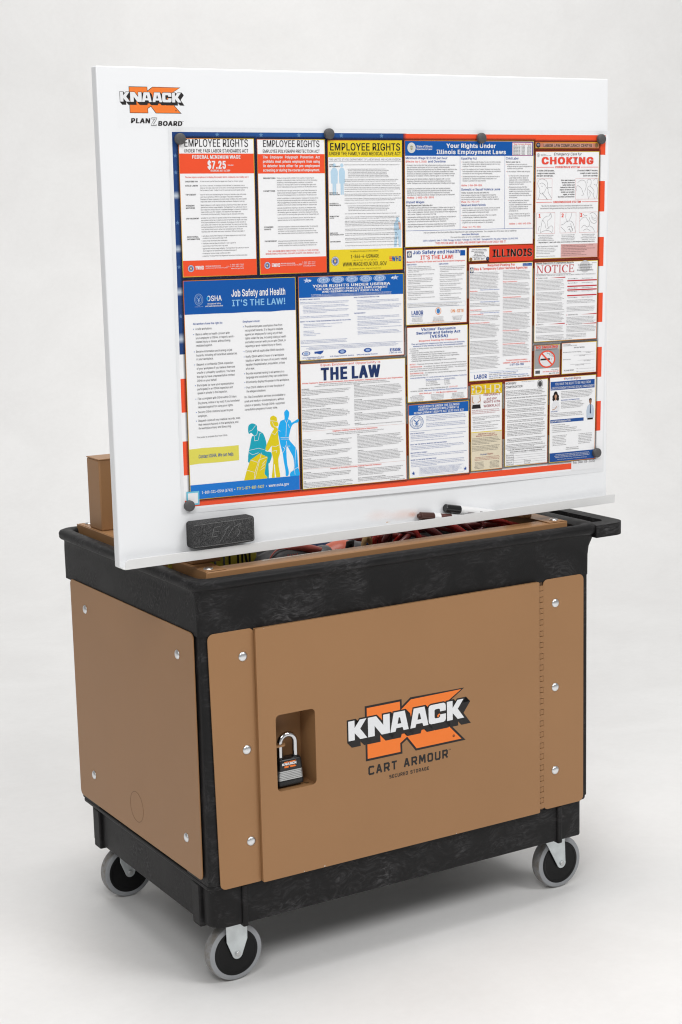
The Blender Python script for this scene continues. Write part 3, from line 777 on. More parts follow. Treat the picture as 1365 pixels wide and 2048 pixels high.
# top tray: skirt, rolled rim and well, in one moulding with the push handle
bm = bmesh.new()
lv = [(.717, -.002, -.002, .9165, .656, .010), (.760, -.0025, -.002, .9175, .656, .011), (.778, -.003, -.002, .921, .656, .012),
      (.790, -.003, -.003, .928, .657, .014), (.7985, -.004, -.004, .935, .658, .020), (.8030, -.0055, -.0055, .938, .6595, .024),
      (.8055, -.0125, -.0125, .941, .6665, .032), (.809, -.0155, -.0155, .942, .669, .035), (.818, -.0160, -.0160, .942, .6695, .035),
      (.8225, -.0135, -.0135, .940, .667, .033), (.8250, -.007, -.007, .936, .661, .029), (.8252, .003, .003, .928, .651, .024),
      (.8235, .010, .010, .918, .644, .020), (.818, .015, .014, .908, .640, .018), (.800, .018, .016, .904, .637, .016), (.745, .022, .020, .900, .633, .014)]
add_loft(bm, [[(x, y, z) for x, y in rr(x0, y0, x1, y1, r, 6)] for z, x0, y0, x1, y1, r in lv], True, True)
outer = [(.925, -.0150)] + [(.976 + .034 * math.cos(a), .0190 + .034 * math.sin(a)) for a in [math.radians(-90 + 9 * k) for k in range(11)]] \
    + [(.976 + .034 * math.cos(a), .6350 + .034 * math.sin(a)) for a in [math.radians(9 * k) for k in range(11)]] + [(.925, .6690)]
hole = rr(.934, .022, .978, .632, .014, 5)
add_prism(bm, outer, [hole], lambda u, v: (u, v, .7955), lambda u, v: (u, v, .8222))
o_tray = from_bm("top_tray", bm, M_BLACK, cart, 40, 0.006, 3)

# shelf frame rail visible along the bottom of the sides and the deep base below it
bm = bmesh.new()
add_loft(bm, [[(x, y, z) for x, y in rr(.001, .001, .9165, .628, .016, 5)] for z in (.2185, .2285)])
add_loft(bm, [[(x, y, z) for x, y in rr(.009, .006, .903, .597, [.032, .010, .010, .010], 6)] for z in (.1375, .2186)])
for (x, s) in ((.070, 1), (.8345, 1)):
    add_box(bm, (x, .0004, .1325), (x + .012, .02, .2184))
for y in (.050, .538):
    add_box(bm, (.0015, y, .1315), (.03, y + .033, .2183))
from_bm("base_shelf", bm, M_BLACK, cart, 40, 0.003, 2)

for (x0, y0, x1, y1, rads) in ((.0008, .0008, .13, .10, (.009, .002, .002, .002)), (.79, .0008, .9163, .10, (.002, .009, .002, .002)),
                               (.0008, .53, .13, .6285, (.002, .002, .002, .009)), (.79, .53, .9163, .6285, (.002, .002, .009, .002))):
    bm = bmesh.new()
    add_loft(bm, [[(x, y, z) for x, y in rr(x0, y0, x1, y1, rads, 4)] for z in (.2285, .717)])
    from_bm("corner_post", bm, M_BLACK, cart, 40)

# inner back and far walls of the cabinet
box("back_panel", (.13, .618, .2286), (.79, .626, .7165), M_BROWN, cart, .001)
box("end_panel", (.905, .10, .2286), (.9135, .53, .7165), M_BROWN, cart, .001)

# left side panel
o_side = plate_x("side_panel", rr(.019, .2376, .618, .7216, .012, 5), [], -.0050, -.0026, M_BROWN, cart, .0006)
# knockout disc pressed into the side panel
bm = bmesh.new()
prof = [(.0325, -.00515), (.0318, -.0054), (.0311, -.00515), (.0318, -.0046)]
add_lathe(bm, prof, (0, .3145, .2975), 'x', 48)
from_bm("knockout_ring", bm, simple("knockout_edge", tuple(c * .62 for c in BR), .6), o_side, 60)

# fixed latch-side strip and hinge-side strip
p = rr(.018, .2195, .1103, .7206, (.012, .004, .010, .012), 5)
p = [(u + (-.004 if v > .5 else .004) * (1 if u < .06 else 0), v) for u, v in p]
plate_y("fixed_strip", p, [], -.0036, -.0014, M_BROWN, cart, .0006)
plate_y("hinge_strip", rr(.7922, .2195, .8998, .7206, .012, 5), [], -.0036, -.0014, M_BROWN, cart, .0006)

# door with the lock window cut through it and a folded edge
DY = -.0120
bm = bmesh.new()
add_prism(bm, rr(.1096, .2190, .7765, .7202, .003, 3), [rr(.1470, .3925, .2332, .5448, .009, 5)], lambda u, v: (u, DY, v), lambda u, v: (u, DY + .0022, v))
door = from_bm("door", bm, M_BROWN, cart, 35, .0009)
bm = bmesh.new()
add_box(bm, (.1104, DY + .0023, .2198), (.1126, .016, .7195))
add_box(bm, (.1127, DY + .0024, .7171), (.7758, .016, .7193))
add_box(bm, (.1127, DY + .0024, .2200), (.7758, .016, .2222))
add_box(bm, (.7736, DY + .0025, .2223), (.7757, -.0008, .7170))
from_bm("folded_edge", bm, M_BROWN, door, 35, .0006)
chip_mat = simple("bare_metal_chip", (.58, .50, .43), .5)
for cx, cz, r in ((.200, .2212, .0009), (.246, .2215, .0013), (.560, .2208, .0007), (.128, .7186, .0006)):
    chip = bmesh.new()
    pts = [(cx + r * (1 + .5 * random.random()) * math.cos(k * math.pi / 4), cz + r * .8 * (1 + .5 * random.random()) * math.sin(k * math.pi / 4)) for k in range(8)]
    add_prism(chip, pts, [], lambda u, v: (u, DY - .0002, v), lambda u, v: (u, DY + .0004, v))
    from_bm("paint_chip", chip, chip_mat, door, 0)
# lock pocket behind the window
bm = bmesh.new()
x0, x1, y1, z0, z1 = .112, .2368, .054, .3905, .5470
ya = DY + .0024
add_box(bm, (x0, y1, z0), (x1, y1 + .002, z1))
add_box(bm, (x1, ya, z0), (x1 + .002, y1, z1))
add_box(bm, (x0 - .002, ya + .001, z0), (x0, y1, z1))
add_box(bm, (x0, ya, z1), (x1, y1, z1 + .002))
add_prism(bm, [(x0, ya), (x1, ya), (x1, y1), (x0, y1)], [[(.2235 + .0055 * math.cos(k * math.pi / 8), .012 + .0055 * math.sin(k * math.pi / 8)) for k in range(16)]],
          lambda u, v: (u, v, z0 - .002), lambda u, v: (u, v, z0))
add_box(bm, (.2135, .004, z0 - .008), (.234, .022, z0 - .006), 1)
pocket = from_bm("lock_pocket", bm, [M_BROWN, M_DARK], door, 35)
bm = bmesh.new()
add_prism(bm, [(.106, .008), (.170, .008)] + [(.170 + .012 * math.cos(a), .020 + .012 * math.sin(a)) for a in [math.radians(-80 + 20 * k) for k in range(9)]] + [(.170, .032), (.106, .032)],
          [[(.171 + .006 * math.cos(k * math.pi / 8), .020 + .006 * math.sin(k * math.pi / 8)) for k in range(16)]], lambda u, v: (u, v, .4735), lambda u, v: (u, v, .4770))
from_bm("hasp_tab", bm, M_BROWN, door, 35, .0008)

# piano hinge: knuckles alternate between door leaf and strip leaf
bm = bmesh.new()
z = .2245
k = 0
L = .01215
while z < .704:
    if k % 2 == 0:
        add_box(bm, (.7768, -.0056, z + .0002), (.7921, -.0016, z + L - .0002), 0)
    else:
        add_box(bm, (.7824, -.0046, z + .0007), (.7911, -.0016, z + L - .0010), 0)
    z += L
    k += 1
add_box(bm, (.7768, -.0010, .2200), (.7922, -.0002, .7160), 1)
from_bm("piano_hinge", bm, [M_BROWN, simple("hinge_shadow_gap", tuple(c * .26 for c in BR), .7)], cart, 40, .0003)

# carriage bolts
bm = bmesh.new()
add_lathe(bm, [(.0001, -.0036), (.0045, -.0033), (.0078, -.0022), (.0092, -.0006), (.0094, 0)], (0, 0, 0), 'y', 28, 0, False)
bmesh.ops.recalc_face_normals(bm, faces=bm.faces)
me_bolt = bpy.data.meshes.new("bolt")
bm.to_mesh(me_bolt); bm.free()
me_bolt.materials.append(M_ZINC)
me_bolt.polygons.foreach_set("use_smooth", [True] * len(me_bolt.polygons))
for (x, y, z, rz) in [(.0862, -.0036, .6687, 0), (.0884, -.0036, .4865, 0), (.0907, -.0036, .3044, 0), (.8245, -.0036, .6674, 0), (.8236, -.0036, .4856, 0), (.8233, -.0036, .3025, 0),
                      (-.0050, .5396, .6682, -90), (-.0050, .0891, .6672, -90), (-.0050, .5353, .3031, -90), (-.0050, .0818, .3055, -90)]:
    o = bpy.data.objects.new("bolt", me_bolt)
    COL.objects.link(o)
    o.location = (x, y, z)
    o.rotation_euler = (0, 0, math.radians(rz))
    attach(o, cart)

# tan angle-iron frame dropped into the tray
ZT = .8315
bm = bmesh.new()
add_box(bm, (.030, .0225, ZT - .055), (.8755, .0250, ZT - .0006))
add_box(bm, (.030, .0252, ZT - .0030), (.8755, .0640, ZT))
from_bm("frame_rail", bm, M_BROWN, cart, 35, .0014, 3)
bm = bmesh.new()
add_box(bm, (.030, .6450, ZT - .055), (.8755, .6475, ZT - .0006))
add_box(bm, (.030, .6080, ZT - .0030), (.8755, .6448, ZT))
from_bm("frame_rail", bm, M_BROWN, cart, 35, .0014, 3)
for x0, x1, s in ((.0292, .0318, 1), (.8740, .8766, -1)):
    bm = bmesh.new()
    add_box(bm, (x0, .0222, ZT - .055), (x1, .6478, ZT + .0012))
    a, b = (x1, x1 + .042) if s > 0 else (x0 - .042, x0)
    add_box(bm, (a, .0262, ZT + .0004), (b, .6440, ZT + .0020))
    from_bm("frame_rail", bm, M_BROWN, cart, 35, .0010, 3)
for x, y in ((.050, .640), (.0445, .0440), (.858, .0440), (.858, .628)):
    o = bpy.data.objects.new("bolt", me_bolt)
    COL.objects.link(o)
    o.location = (x, min(y, .628), ZT + .0022)
    o.rotation_euler = (math.radians(-90), 0, 0)
    attach(o, cart)
# pale strip on the rail top, ragged along its front edge
bm = bmesh.new()
top, bot = [], []
for k in range(26):
    t = k / 25
    x = .166 + .180 * t
    top.append((x, .0635))
    bot.append((x, .0545 + .007 * t + random.uniform(-.0012, .0012)))
add_prism(bm, bot + top[::-1], [], lambda u, v: (u, v, ZT + .0001), lambda u, v: (u, v, ZT + .0004))
from_bm("pale_strip", bm, simple("pale_strip_tone", (.62, .56, .49), .6, 0, .25, 220), cart, 0)

# posts that carry the board
for (x, y) in ((.036, .525), (.036, .094), (.815, .525), (.815, .094)):
    bm = bmesh.new()
    s = 1 if x < .4 else -1
    w = .062 if s > 0 else .024
    add_box(bm, (x, y, ZT + .0021), (x + w, y + .066, .984))
    post = from_bm("board_post", bm, M_BROWN, cart, 35, .003, 3)
    box("end_cap", (x - .0004, y - .0015, .9842), (x + w + .0004, y + .0662, .9866), M_BROWN, post, .0008)


# casters
FLOOR = .011


def caster(cx, cy, swivel):
    t = bpy.data.objects.new("caster", None)
    COL.objects.link(t)
    t.location = (cx, cy, .137)
    attach(t, cart)
    r = .0585
    o = (cx, cy, r + FLOOR)
    z0 = r + FLOOR
    bm = bmesh.new()
    add_lathe(bm, [(.0468, -.0138), (.0530, -.0138), (.0562, -.0124), (.0578, -.0085), (.0584, -.004), (.0585, 0), (.0584, .004), (.0578, .0085), (.0562, .0124), (.0530, .0138), (.0468, .0138)], o, 'y', 72)
    from_bm("tyre", bm, M_TYRE, t, 40)
    bm = bmesh.new()
    add_lathe(bm, [(.0468, -.0139), (.0452, -.0146), (.0408, -.0146), (.0396, -.0140), (.0391, -.0095), (.0378, -.0090), (.0372, -.0035), (.0355, -.0025), (.0165, -.0025), (.0145, -.0135), (.0001, -.0135),
                   (.0001, .0135), (.0145, .0135), (.0165, .0025), (.0355, .0025), (.0372, .0035), (.0378, .0090), (.0391, .0095), (.0396, .0140), (.0408, .0146), (.0452, .0146), (.0468, .0139)], o, 'y', 72, 0, False)
    from_bm("hub", bm, M_HUB, t, 30)
    bm = bmesh.new()
    for ys in (-1, 1):
        ya, yb = cy + ys * .0172, cy + ys * .0200
        if not swivel:
            out = [(cx - .0232, .1370), (cx - .0225, .0960)] + [(cx + .0110 * math.cos(a), z0 - .0005 + .0110 * math.sin(a)) for a in [math.radians(205 + 13 * k) for k in range(11)]] + [(cx + .0225, .0960), (cx + .0232, .1370)]
        else:
            out = [(cx - .050, .1370), (cx - .036, .1130)] + [(cx + .0115 * math.cos(a), z0 + .0115 * math.sin(a)) for a in [math.radians(205 + 17 * k) for k in range(11)]] + [(cx + .0085, .1370)]
        add_prism(bm, out, [], lambda u, v: (u, ya, v), lambda u, v: (u, yb, v))
    add_box(bm, (cx - .0225 - (.027 if swivel else 0), cy - .0198, .1334), (cx + .0225 - (.0145 if swivel else 0), cy + .0198, .1374))
    from_bm("fork", bm, M_FORK, t, 35, .0007)
    bm = bmesh.new()
    add_lathe(bm, [(.0001, -.0240), (.0046, -.0240), (.0052, -.0234), (.0052, -.0201), (.0052, .0240), (.0001, .0240)], o, 'y', 20, 0, False)
    from_bm("axle_bolt", bm, M_STEEL, t, 35)


caster(.0688, .0480, False)
caster(.8720, .0560, True)
caster(.0638, .5460, False)
caster(.8720, .5450, True)


# ------------------------------------------------------------------ decals
ORANGE = (0.90, 0.205, 0.028)
INK = (0.016, 0.014, 0.014)
WORD = {
    'K': ([(0, 0), (.33, 0), (.33, .36), (.62, 0), (1, 0), (.63, .53), (.97, 1), (.62, 1), (.33, .62), (.33, 1), (0, 1)], []),
    'N': ([(0, 0), (.30, 0), (.30, .52), (.62, 0), (1, 0), (1, 1), (.70, 1), (.70, .48), (.38, 1), (0, 1)], []),
    'A': ([(0, 0), (.28, 0), (.33, .17), (.67, .17), (.72, 0), (1, 0), (.80, 1), (.20, 1)], [[(.40, .38), (.60, .38), (.535, .70), (.465, .70)]]),
    'C': ([(.14, 0), (.86, 0), (.96, .05), (1, .15), (1, .42), (.66, .42), (.66, .31), (.60, .26), (.40, .26), (.34, .31), (.34, .69), (.40, .74), (.60, .74),
           (.66, .69), (.66, .58), (1, .58), (1, .85), (.96, .95), (.86, 1), (.14, 1), (.04, .95), (0, .85), (0, .15), (.04, .05)], []),
}
KBIG = [(0, 0), (.348, 0), (.350, .165), (.457, 0), (1, 0), (.715, .36), (1, 1), (.507, 1), (.412, .735), (.345, .825), (.347, 1), (0, 1)]
SPANS = [('K', -.183, .005), ('N', .014, .236), ('A', .240, .430), ('A', .447, .637), ('C', .641, .824), ('K', .836, 1.020)]


def logo(ink, x, y, w, h, ol, L=1):
    """big orange letter behind a white block word with a dark block shade; (x, y) top-left of the big letter, mm"""
    big = [(x + u * w, y + v * h) for u, v in KBIG]
    ink.poly(offset_poly(big, ol), INK, L)
    ink.poly(offset_poly(big, -ol * .35), ORANGE, L + 1)
    dx, dy = .045 * w, .105 * h
    for i, (ch, u0, u1) in enumerate(SPANS):
        vt, vb = (.200 + .0006 * i) * h, (.575 + .0008 * i) * h
        P = lambda q: (x + (u0 + (u1 - u0) * q[0]) * w, y + vb + (vt - vb) * q[1])
        out, holes = WORD[ch]
        pts = [P(q) for q in out]
        fat = offset_poly(pts, ol * .95)
        lay = L + 2 + i * .02
        ink.poly(fat, INK, lay)
        n = len(fat)
        for k in range(n):
            a, b = fat[k], fat[(k + 1) % n]
            ink.tris([a, b, (b[0] + dx, b[1] + dy), (a[0] + dx, a[1] + dy)], [(0, 1, 2), (0, 2, 3)], lay + .001 + k * .0004, INK)
        ink.poly([(p_[0] + dx, p_[1] + dy) for p_ in fat], INK, lay + .0185)
        ink.poly(pts, (.80, .81, .83), L + 3.4 + i * .02, [[P(q) for q in hh] for hh in holes])
    ink.poly([(x + (.641 + .183 * u) * w, y + (.577 - .375 * v) * h) for u, v in ((.50, .30), (.50, .40), (.56, .46), (.66, .47), (.66, .40), (.60, .38), (.59, .30))], ORANGE, L + 3.2)
    ink.disc(x + .905 * w, y + .90 * h, .012 * w, INK, L + 3, None, 16, .7)
    ink.text("R", x + .905 * w, y + .918 * h, .035 * h, None, INK, .01, 0, 'c', L + 3)


STROKE = {  # squared techno capitals on a unit cell, v up
    'C': [[(1, .92), (.90, 1), (.14, 1), (0, .84), (0, .16), (.14, 0), (.90, 0), (1, .08)]],
    'A': [[(0, 0), (.42, 1), (.58, 1), (1, 0)], [(.20, .30), (.80, .30)]],
    'R': [[(0, 0), (0, 1), (.82, 1), (1, .88), (1, .56), (.82, .42), (.0, .42)], [(.55, .42), (1, 0)]],
    'T': [[(0, 1), (1, 1)], [(.5, 1), (.5, 0)]],
    'M': [[(0, 0), (0.04, 1), (.14, 1), (.5, .25), (.86, 1), (.96, 1), (1, 0)]],
    'O': [[(.14, 0), (.86, 0), (1, .16), (1, .84), (.86, 1), (.14, 1), (0, .84), (0, .16), (.14, 0)]],
    'U': [[(0, 1), (0, .16), (.14, 0), (.86, 0), (1, .16), (1, 1)]],
    'S': [[(1, .9), (.88, 1), (.12, 1), (0, .88), (0, .64), (.12, .53), (.88, .49), (1, .38), (1, .12), (.88, 0), (.12, 0), (0, .1)]],
    'E': [[(1, 1), (0.1, 1), (0, .88), (0, .12), (0.1, 0), (1, 0)], [(0, .5), (.9, .5)]],
    'D': [[(0, 0), (0, 1), (.82, 1), (1, .84), (1, .16), (.82, 0), (0, 0)]],
    'G': [[(1, .9), (.88, 1), (.14, 1), (0, .84), (0, .16), (.14, 0), (1, 0), (1, .46), (.6, .46)]],
}


def stroke_text(ink, s, x, y, cap, width, wt, L=1, slant=0.0):
    cw = {' ': .55, 'T': .95, 'M': 1.18, 'E': .85, 'A': 1.0}
    gap = .30
    tot = sum(cw.get(c, 1.0) for c in s) + gap * (len(s) - 1)
    k = width / tot
    px = x
    lay = L
    for c in s:
        w = cw.get(c, 1.0) * k
        for st in STROKE.get(c, []):
            pts = [(px + wt / 2 + u * (w - wt), y - wt / 2 - v * (cap - wt)) for u, v in st]
            for a, b in zip(pts, pts[1:]):
                dx, dy = b[0] - a[0], b[1] - a[1]
                q = math.hypot(dx, dy)
                ex, ey = dx / q * wt * .36, dy / q * wt * .36
                ink.line([(a[0] - ex, a[1] - ey), (b[0] + ex, b[1] + ey)], wt, INK, lay)
                lay += .005
        px += w + gap * k


# door decal
dk = Ink()
logo(dk, 349.0, 1000 - 525.5, 229.0, 106.0, 3.3, 1)
stroke_text(dk, "CART ARMOUR", 351.0, 1000 - 386.2, 18.6, 190.5, 3.9)
stroke_text(dk, "SECURED STORAGE", 399.7, 1000 - 370.0, 7.4, 95.0, 1.55)
dk.text("TM", 543.0, 1000 - 402.0, 2.4, None, INK, .02)
dk.build("logo_decal", [M_DECAL], lambda u, v, l: np.stack([u / 1000, DY - .0001 - l * .00006, 1 - v / 1000], 1), door)

# ------------------------------------------------------------------ whiteboard
BY = .062
bx0, bx1, bz0, bz1 = -.1257, 1.0160, .8532, 1.7417
board = thing("whiteboard", "large white steel planning board with a corner logo, standing on the cart", "whiteboard", (.445, BY, bz0))
bm = bmesh.new()
add_box(bm, (bx0, BY, bz0), (bx1, BY + .0215, bz1))
from_bm("board_panel", bm, M_WHITE, board, 35, .0022, 3)
# marker tray: floor, lip with a rounded left end
bm = bmesh.new()
TY = BY - .0195
add_box(bm, (bx0 + .001, TY + .0015, bz0 + .0002), (bx1 + .001, BY - .0003, bz0 + .0017))
n = 6
lip = [(bx0 + .003, bz0)] + [(bx1 + .006, bz0), (bx1 + .008, bz0 + .0182)] + [(bx0 + .013 + .010 * math.cos(a), bz0 + .0082 + .010 * math.sin(a)) for a in [math.radians(90 + 90 * k / n) for k in range(n + 1)]]
add_prism(bm, lip, [], lambda u, v: (u, TY, v), lambda u, v: (u, TY + .0014, v))
from_bm("marker_tray", bm, simple("white_tray_metal", (.78, .78, .775), .36, .1, .02, 20), board, 35, .0004)
bk = Ink()
logo(bk, -64.8, 2000 - 1707.2, 98.2, 44.2, .75, 1)
bk.text("PLAN", -65.4, 2000 - 1645.4, 7.9, 38.5, INK, .06, .12)
bk.text("Z", -26.6, 2000 - 1641.3, 13.0, 12.0, INK, .075, .12)
bk.text("Z", -26.2, 2000 - 1641.8, 12.0, 11.0, (.78, .79, .80), .035, .12, layer=7.6)
bk.text("BOARD", -13.0, 2000 - 1641.2, 7.6, 48.5, INK, .06, .12)
bk.text("TM", 35.4, 2000 - 1648.0, 1.2, None, INK, .02)
bk.build("logo_decal", [M_DECAL], lambda u, v, l: np.stack([u / 1000, BY - .0001 - l * .00006, 2 - v / 1000], 1), board)
sm = Ink()  # faint pink and orange patches on the board that fade outward
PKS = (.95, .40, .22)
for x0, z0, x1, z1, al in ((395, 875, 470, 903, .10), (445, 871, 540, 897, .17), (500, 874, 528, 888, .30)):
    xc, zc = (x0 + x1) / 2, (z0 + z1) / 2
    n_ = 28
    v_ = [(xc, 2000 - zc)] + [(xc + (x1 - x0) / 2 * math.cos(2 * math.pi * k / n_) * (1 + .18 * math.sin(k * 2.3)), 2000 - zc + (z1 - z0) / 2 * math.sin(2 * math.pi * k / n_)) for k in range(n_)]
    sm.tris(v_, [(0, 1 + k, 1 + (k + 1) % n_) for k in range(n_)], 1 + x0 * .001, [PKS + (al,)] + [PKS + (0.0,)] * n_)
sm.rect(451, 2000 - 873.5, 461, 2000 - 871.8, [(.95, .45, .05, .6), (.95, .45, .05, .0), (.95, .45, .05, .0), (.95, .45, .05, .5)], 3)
sm.build("pink_patches", [M_SHADE], lambda u, v, l: np.stack([u / 1000, BY - .0001 - l * .00006, 2 - v / 1000], 1), board)
box("decal_film", (-.0895, BY - .00008, 1.6369), (.0464, BY - .00002, 1.7109), simple("clear_film", (.868, .878, .893), .28, 0, .004), board)

# ------------------------------------------------------------------ labour-law poster (printed in millimetres, 990 x 685)
RED = (.86, .085, .026)
RED2 = (.80, .075, .045)
TXR = (.78, .075, .045)
BLUE = (.002, .088, .37)
BLUE2 = (.002, .105, .42)
NAVY = (.012, .03, .13)
YEL = (.80, .62, .022)
PAPER = (.875, .875, .885)
BLK = (.018, .016, .018)
GREY = (.11, .11, .115)
BTX = (.015, .075, .33)
WHT = (.82, .82, .83)
CORN = [(.0161, 1.6285), (1.0072, 1.6264), (.0121, .9529), (.9942, .9344)]


def poster_map(u, v, l):
    s, t = u / 990.0, v / 685.0
    (ax, az), (bx, bz), (cx, cz), (dx, dz) = CORN
    x = (1 - s) * (1 - t) * ax + s * (1 - t) * bx + (1 - s) * t * cx + s * t * dx
    z = (1 - s) * (1 - t) * az + s * (1 - t) * bz + (1 - s) * t * cz + s * t * dz
    bow = .0050 * np.sin(np.pi * np.clip(s, 0, 1)) ** 2 * np.clip(t, 0, 1.02) ** 3
    y = BY - .0007 - bow - l * .00011
    return np.stack([x, y, z], 1)


FLSA = ("At least one and one half times the regular rate of pay for all hours worked over 40 in a workweek. An employee must be at least 16 years old to work in most "
        "non farm jobs and at least 18 to work in non farm jobs declared hazardous by the Secretary of Labor. Youths 14 and 15 years old may work outside school hours in various "
        "non manufacturing non mining non hazardous jobs with certain work hours restrictions. Different rules apply in agricultural employment. Employers of tipped employees "
        "who meet certain conditions may claim a partial wage credit based on tips received by their employees. Employers must pay tipped employees a cash wage of at least 2.13 per "
        "hour if they claim a tip credit against their minimum wage obligation. The Department has authority to recover back wages and an equal amount in liquidated damages in "
        "instances of minimum wage overtime and other violations. The Department may litigate and recommend criminal prosecution. Employers may be assessed civil money penalties "
        "for each willful or repeated violation of the minimum wage or overtime pay provisions of the law. ")
EPPA = ("Employers are generally prohibited from requiring or requesting any employee or job applicant to take a lie detector test and from discharging disciplining or "
        "discriminating against an employee or prospective employee for refusing to take a test or for exercising other rights under the Act. Federal State and local governments "
        "are not affected by the law. Also the law does not apply to tests given by the Federal Government to certain private individuals engaged in national security related "
        "activities. The Act permits polygraph tests to be administered in the private sector subject to restrictions to certain prospective employees of security service firms "
        "and of pharmaceutical manufacturers distributors and dispensers. Where polygraph tests are permitted they are subject to numerous strict standards concerning the conduct "
        "and length of the test. ")
EEO = ("Title VII of the Civil Rights Act of 1964 as amended protects applicants and employees from discrimination in hiring promotion discharge pay fringe benefits job training "
       "classification referral and other aspects of employment on the basis of race color religion sex or national origin. Religious discrimination includes failing to reasonably "
       "accommodate an employee's religious practices where the accommodation does not impose undue hardship. Title I and Title V of the Americans with Disabilities Act of 1990 "
       "protect qualified individuals from discrimination on the basis of disability. The Age Discrimination in Employment Act of 1967 as amended protects applicants and employees "
       "40 years of age or older from discrimination based on age. ")
STATE = ("Employers must receive their final compensation including earned wages vacation pay commissions and bonuses on their next regularly scheduled payday. Unauthorized "
         "deductions from paychecks are not allowed except as specified by law. Employers must reimburse employees for all necessary expenditures or losses incurred by an employee "
         "during the scope of employment and related to services performed for the employer. Children under the age of 14 may not work in most jobs except under limited conditions. "
         "Applies to employers with 4 or more employees. Domestic workers are covered even if the employer only has 1 worker. ")
_pos = {}


def block(ink, x0, y0, x1, y1, pitch, src, col=GREY, cap=None, para=(4, 6), gap=.55, bullet=None, bold=0.0, center=False, ragged=True, sq=.80, head=None, nmax=None):
    """fill a column with small print; src is consumed word by word"""
    cap = cap or pitch * .56
    words = src.split()
    k = _pos.get(id(src), 0)
    rnd = random.Random(int(x0 * 7 + y0 * 13))
    y = y0 + cap
    left, first, cnt = rnd.randint(*para), True, 0
    while y <= y1 + .2:
        if first and head:
            ink.text(head[rnd.randrange(len(head))], x0, y, cap, None, BLK if col == GREY else col, .03, 0, 'l', 7, 1, maxw=(x1 - x0) * .9)
            first = False
            y += pitch
            continue
        W = x1 - x0
        tgt = W * (rnd.uniform(.45, .8) if left == 1 else (rnd.uniform(.93, 1.0) if ragged else 1.0))
        line, w = [], 0.0
        sp = ink.measure(" ", cap, sq)
        while True:
            q = words[k % len(words)]
            ww = ink.measure(q, cap, sq)
            if w + ww > tgt and line:
                break
            line.append(q)
            w += ww + sp
            k += 1
        s = " ".join(line)
        if bullet and first:
            ink.disc(x0 - pitch * .45, y - cap * .45, cap * .22, bullet, 7, None, 8)
        first = False
        full = ink.measure(s, cap, sq)
        ink.text(s, (x0 + x1) / 2 if center else x0, y, cap, min(full, W), col, bold, 0, 'c' if center else 'l', 7, 1)
        left -= 1
        y += pitch
        cnt += 1
        if nmax and cnt >= nmax:
            break
        if left <= 0:
            y += pitch * gap
            left, first = rnd.randint(*para), True
    _pos[id(src)] = k


def seal(ink, cx, cy, r, ry=None, a=BTX, b=WHT, c=(.55, .33, .06), L=6):
    ry = ry or r
    ink.disc(cx, cy, r, a, L, ry)
    ink.disc(cx, cy, r * .92, b, L + .3, ry * .92, 28, .86)
    ink.disc(cx, cy, r * .66, b, L + .3, ry * .66)
    ink.disc(cx, cy, r * .60, a, L + .5, ry * .60)
    ink.poly([(cx - r * .32, cy - ry * .3), (cx, cy - ry * .42), (cx + r * .32, cy - ry * .3), (cx + r * .22, cy + ry * .32), (cx, cy + ry * .46), (cx - r * .22, cy + ry * .32)], c, L + .8)
    ink.line([(cx - r * .3, cy), (cx + r * .3, cy)], r * .1, b, L + 1)


def line_seal(ink, cx, cy, r, ry=None, col=WHT, L=7):
    ry = ry or r
    ink.disc(cx, cy, r, col, L, ry, 30, .93)
    ink.disc(cx, cy, r * .68, col, L, ry * .68, 30, .92)
    for k in range(26):
        a = 2 * math.pi * k / 26
        ink.line([(cx + r * .76 * math.cos(a), cy + ry * .76 * math.sin(a)), (cx + r * .85 * math.cos(a), cy + ry * .85 * math.sin(a))], r * .06, col, L)
    ink.line([(cx - r * .40, cy - ry * .36), (cx, cy + ry * .02), (cx + r * .40, cy - ry * .36)], r * .13, col, L + .1)
    ink.line([(cx, cy - ry * .1), (cx, cy + ry * .46)], r * .2, col, L + .2)
    ink.line([(cx - r * .24, cy + ry * .40), (cx + r * .24, cy + ry * .40)], r * .10, col, L + .3)
    ink.line([(cx - r * .28, cy + ry * .14), (cx + r * .28, cy + ry * .14)], r * .08, col, L + .4)


poster = thing("workplace_poster", "wide laminated labor law poster of many printed notices, held on the whiteboard by round magnets", "poster", (.505, BY - .002, .9344))
sh = Ink()
sh.rect(-9, -10, 1003, 699, (.80, .81, .825), -2)
sh.rect(-3.5, -3.0, 999, 691, (.875, .875, .885), -1)
# flag background: stripes, star field, red edges
for a, b in ((-2, 38), (91, 153), (205, 265), (320, 381), (433, 496), (547, 610), (674, 686.5)):
    sh.rect(495, max(a, -1.5), 992 if a < 600 else 990, b, RED, 0, 30)
for a, b in ((445, 508), (562, 626), (674, 686.5)):
    sh.rect(-2, a, 495, b, RED, 0, 30)
DB = (.012, .052, .20)
MB = (.014, .085, .30)
sh.rect(-2, -2, 250, 6, [DB, MB, MB, DB], .4)
sh.rect(250, -2, 489, 6, [MB, DB, DB, MB], .4)
sh.rect(-2, 6, 489, 400, [DB, DB, (.02, .03, .07), DB], .4)
sh.rect(489, -2, 497, 215, [(.05, .02, .06), RED, RED, (.05, .02, .06)], .4)
sh.rect(244, 400, 252, 673, [(.09, .07, .06), (.09, .07, .06), (.12, .05, .05), (.12, .05, .05)], .4)
for cy, hh in ((112, 9), (208, 9), (286, 10), (372, 12)):
    sh.rect(-2, cy - hh, 9, cy, [DB, DB, (.55, .60, .68), (.50, .58, .68)], .6)
    sh.rect(-2, cy, 9, cy + hh * .7, [(.55, .60, .68), (.50, .58, .68), DB, DB], .6)
for cx in (88, 178, 258, 350, 440):
    sh.star(cx, 2.5, 5.2, (.10, .22, .42), .8)
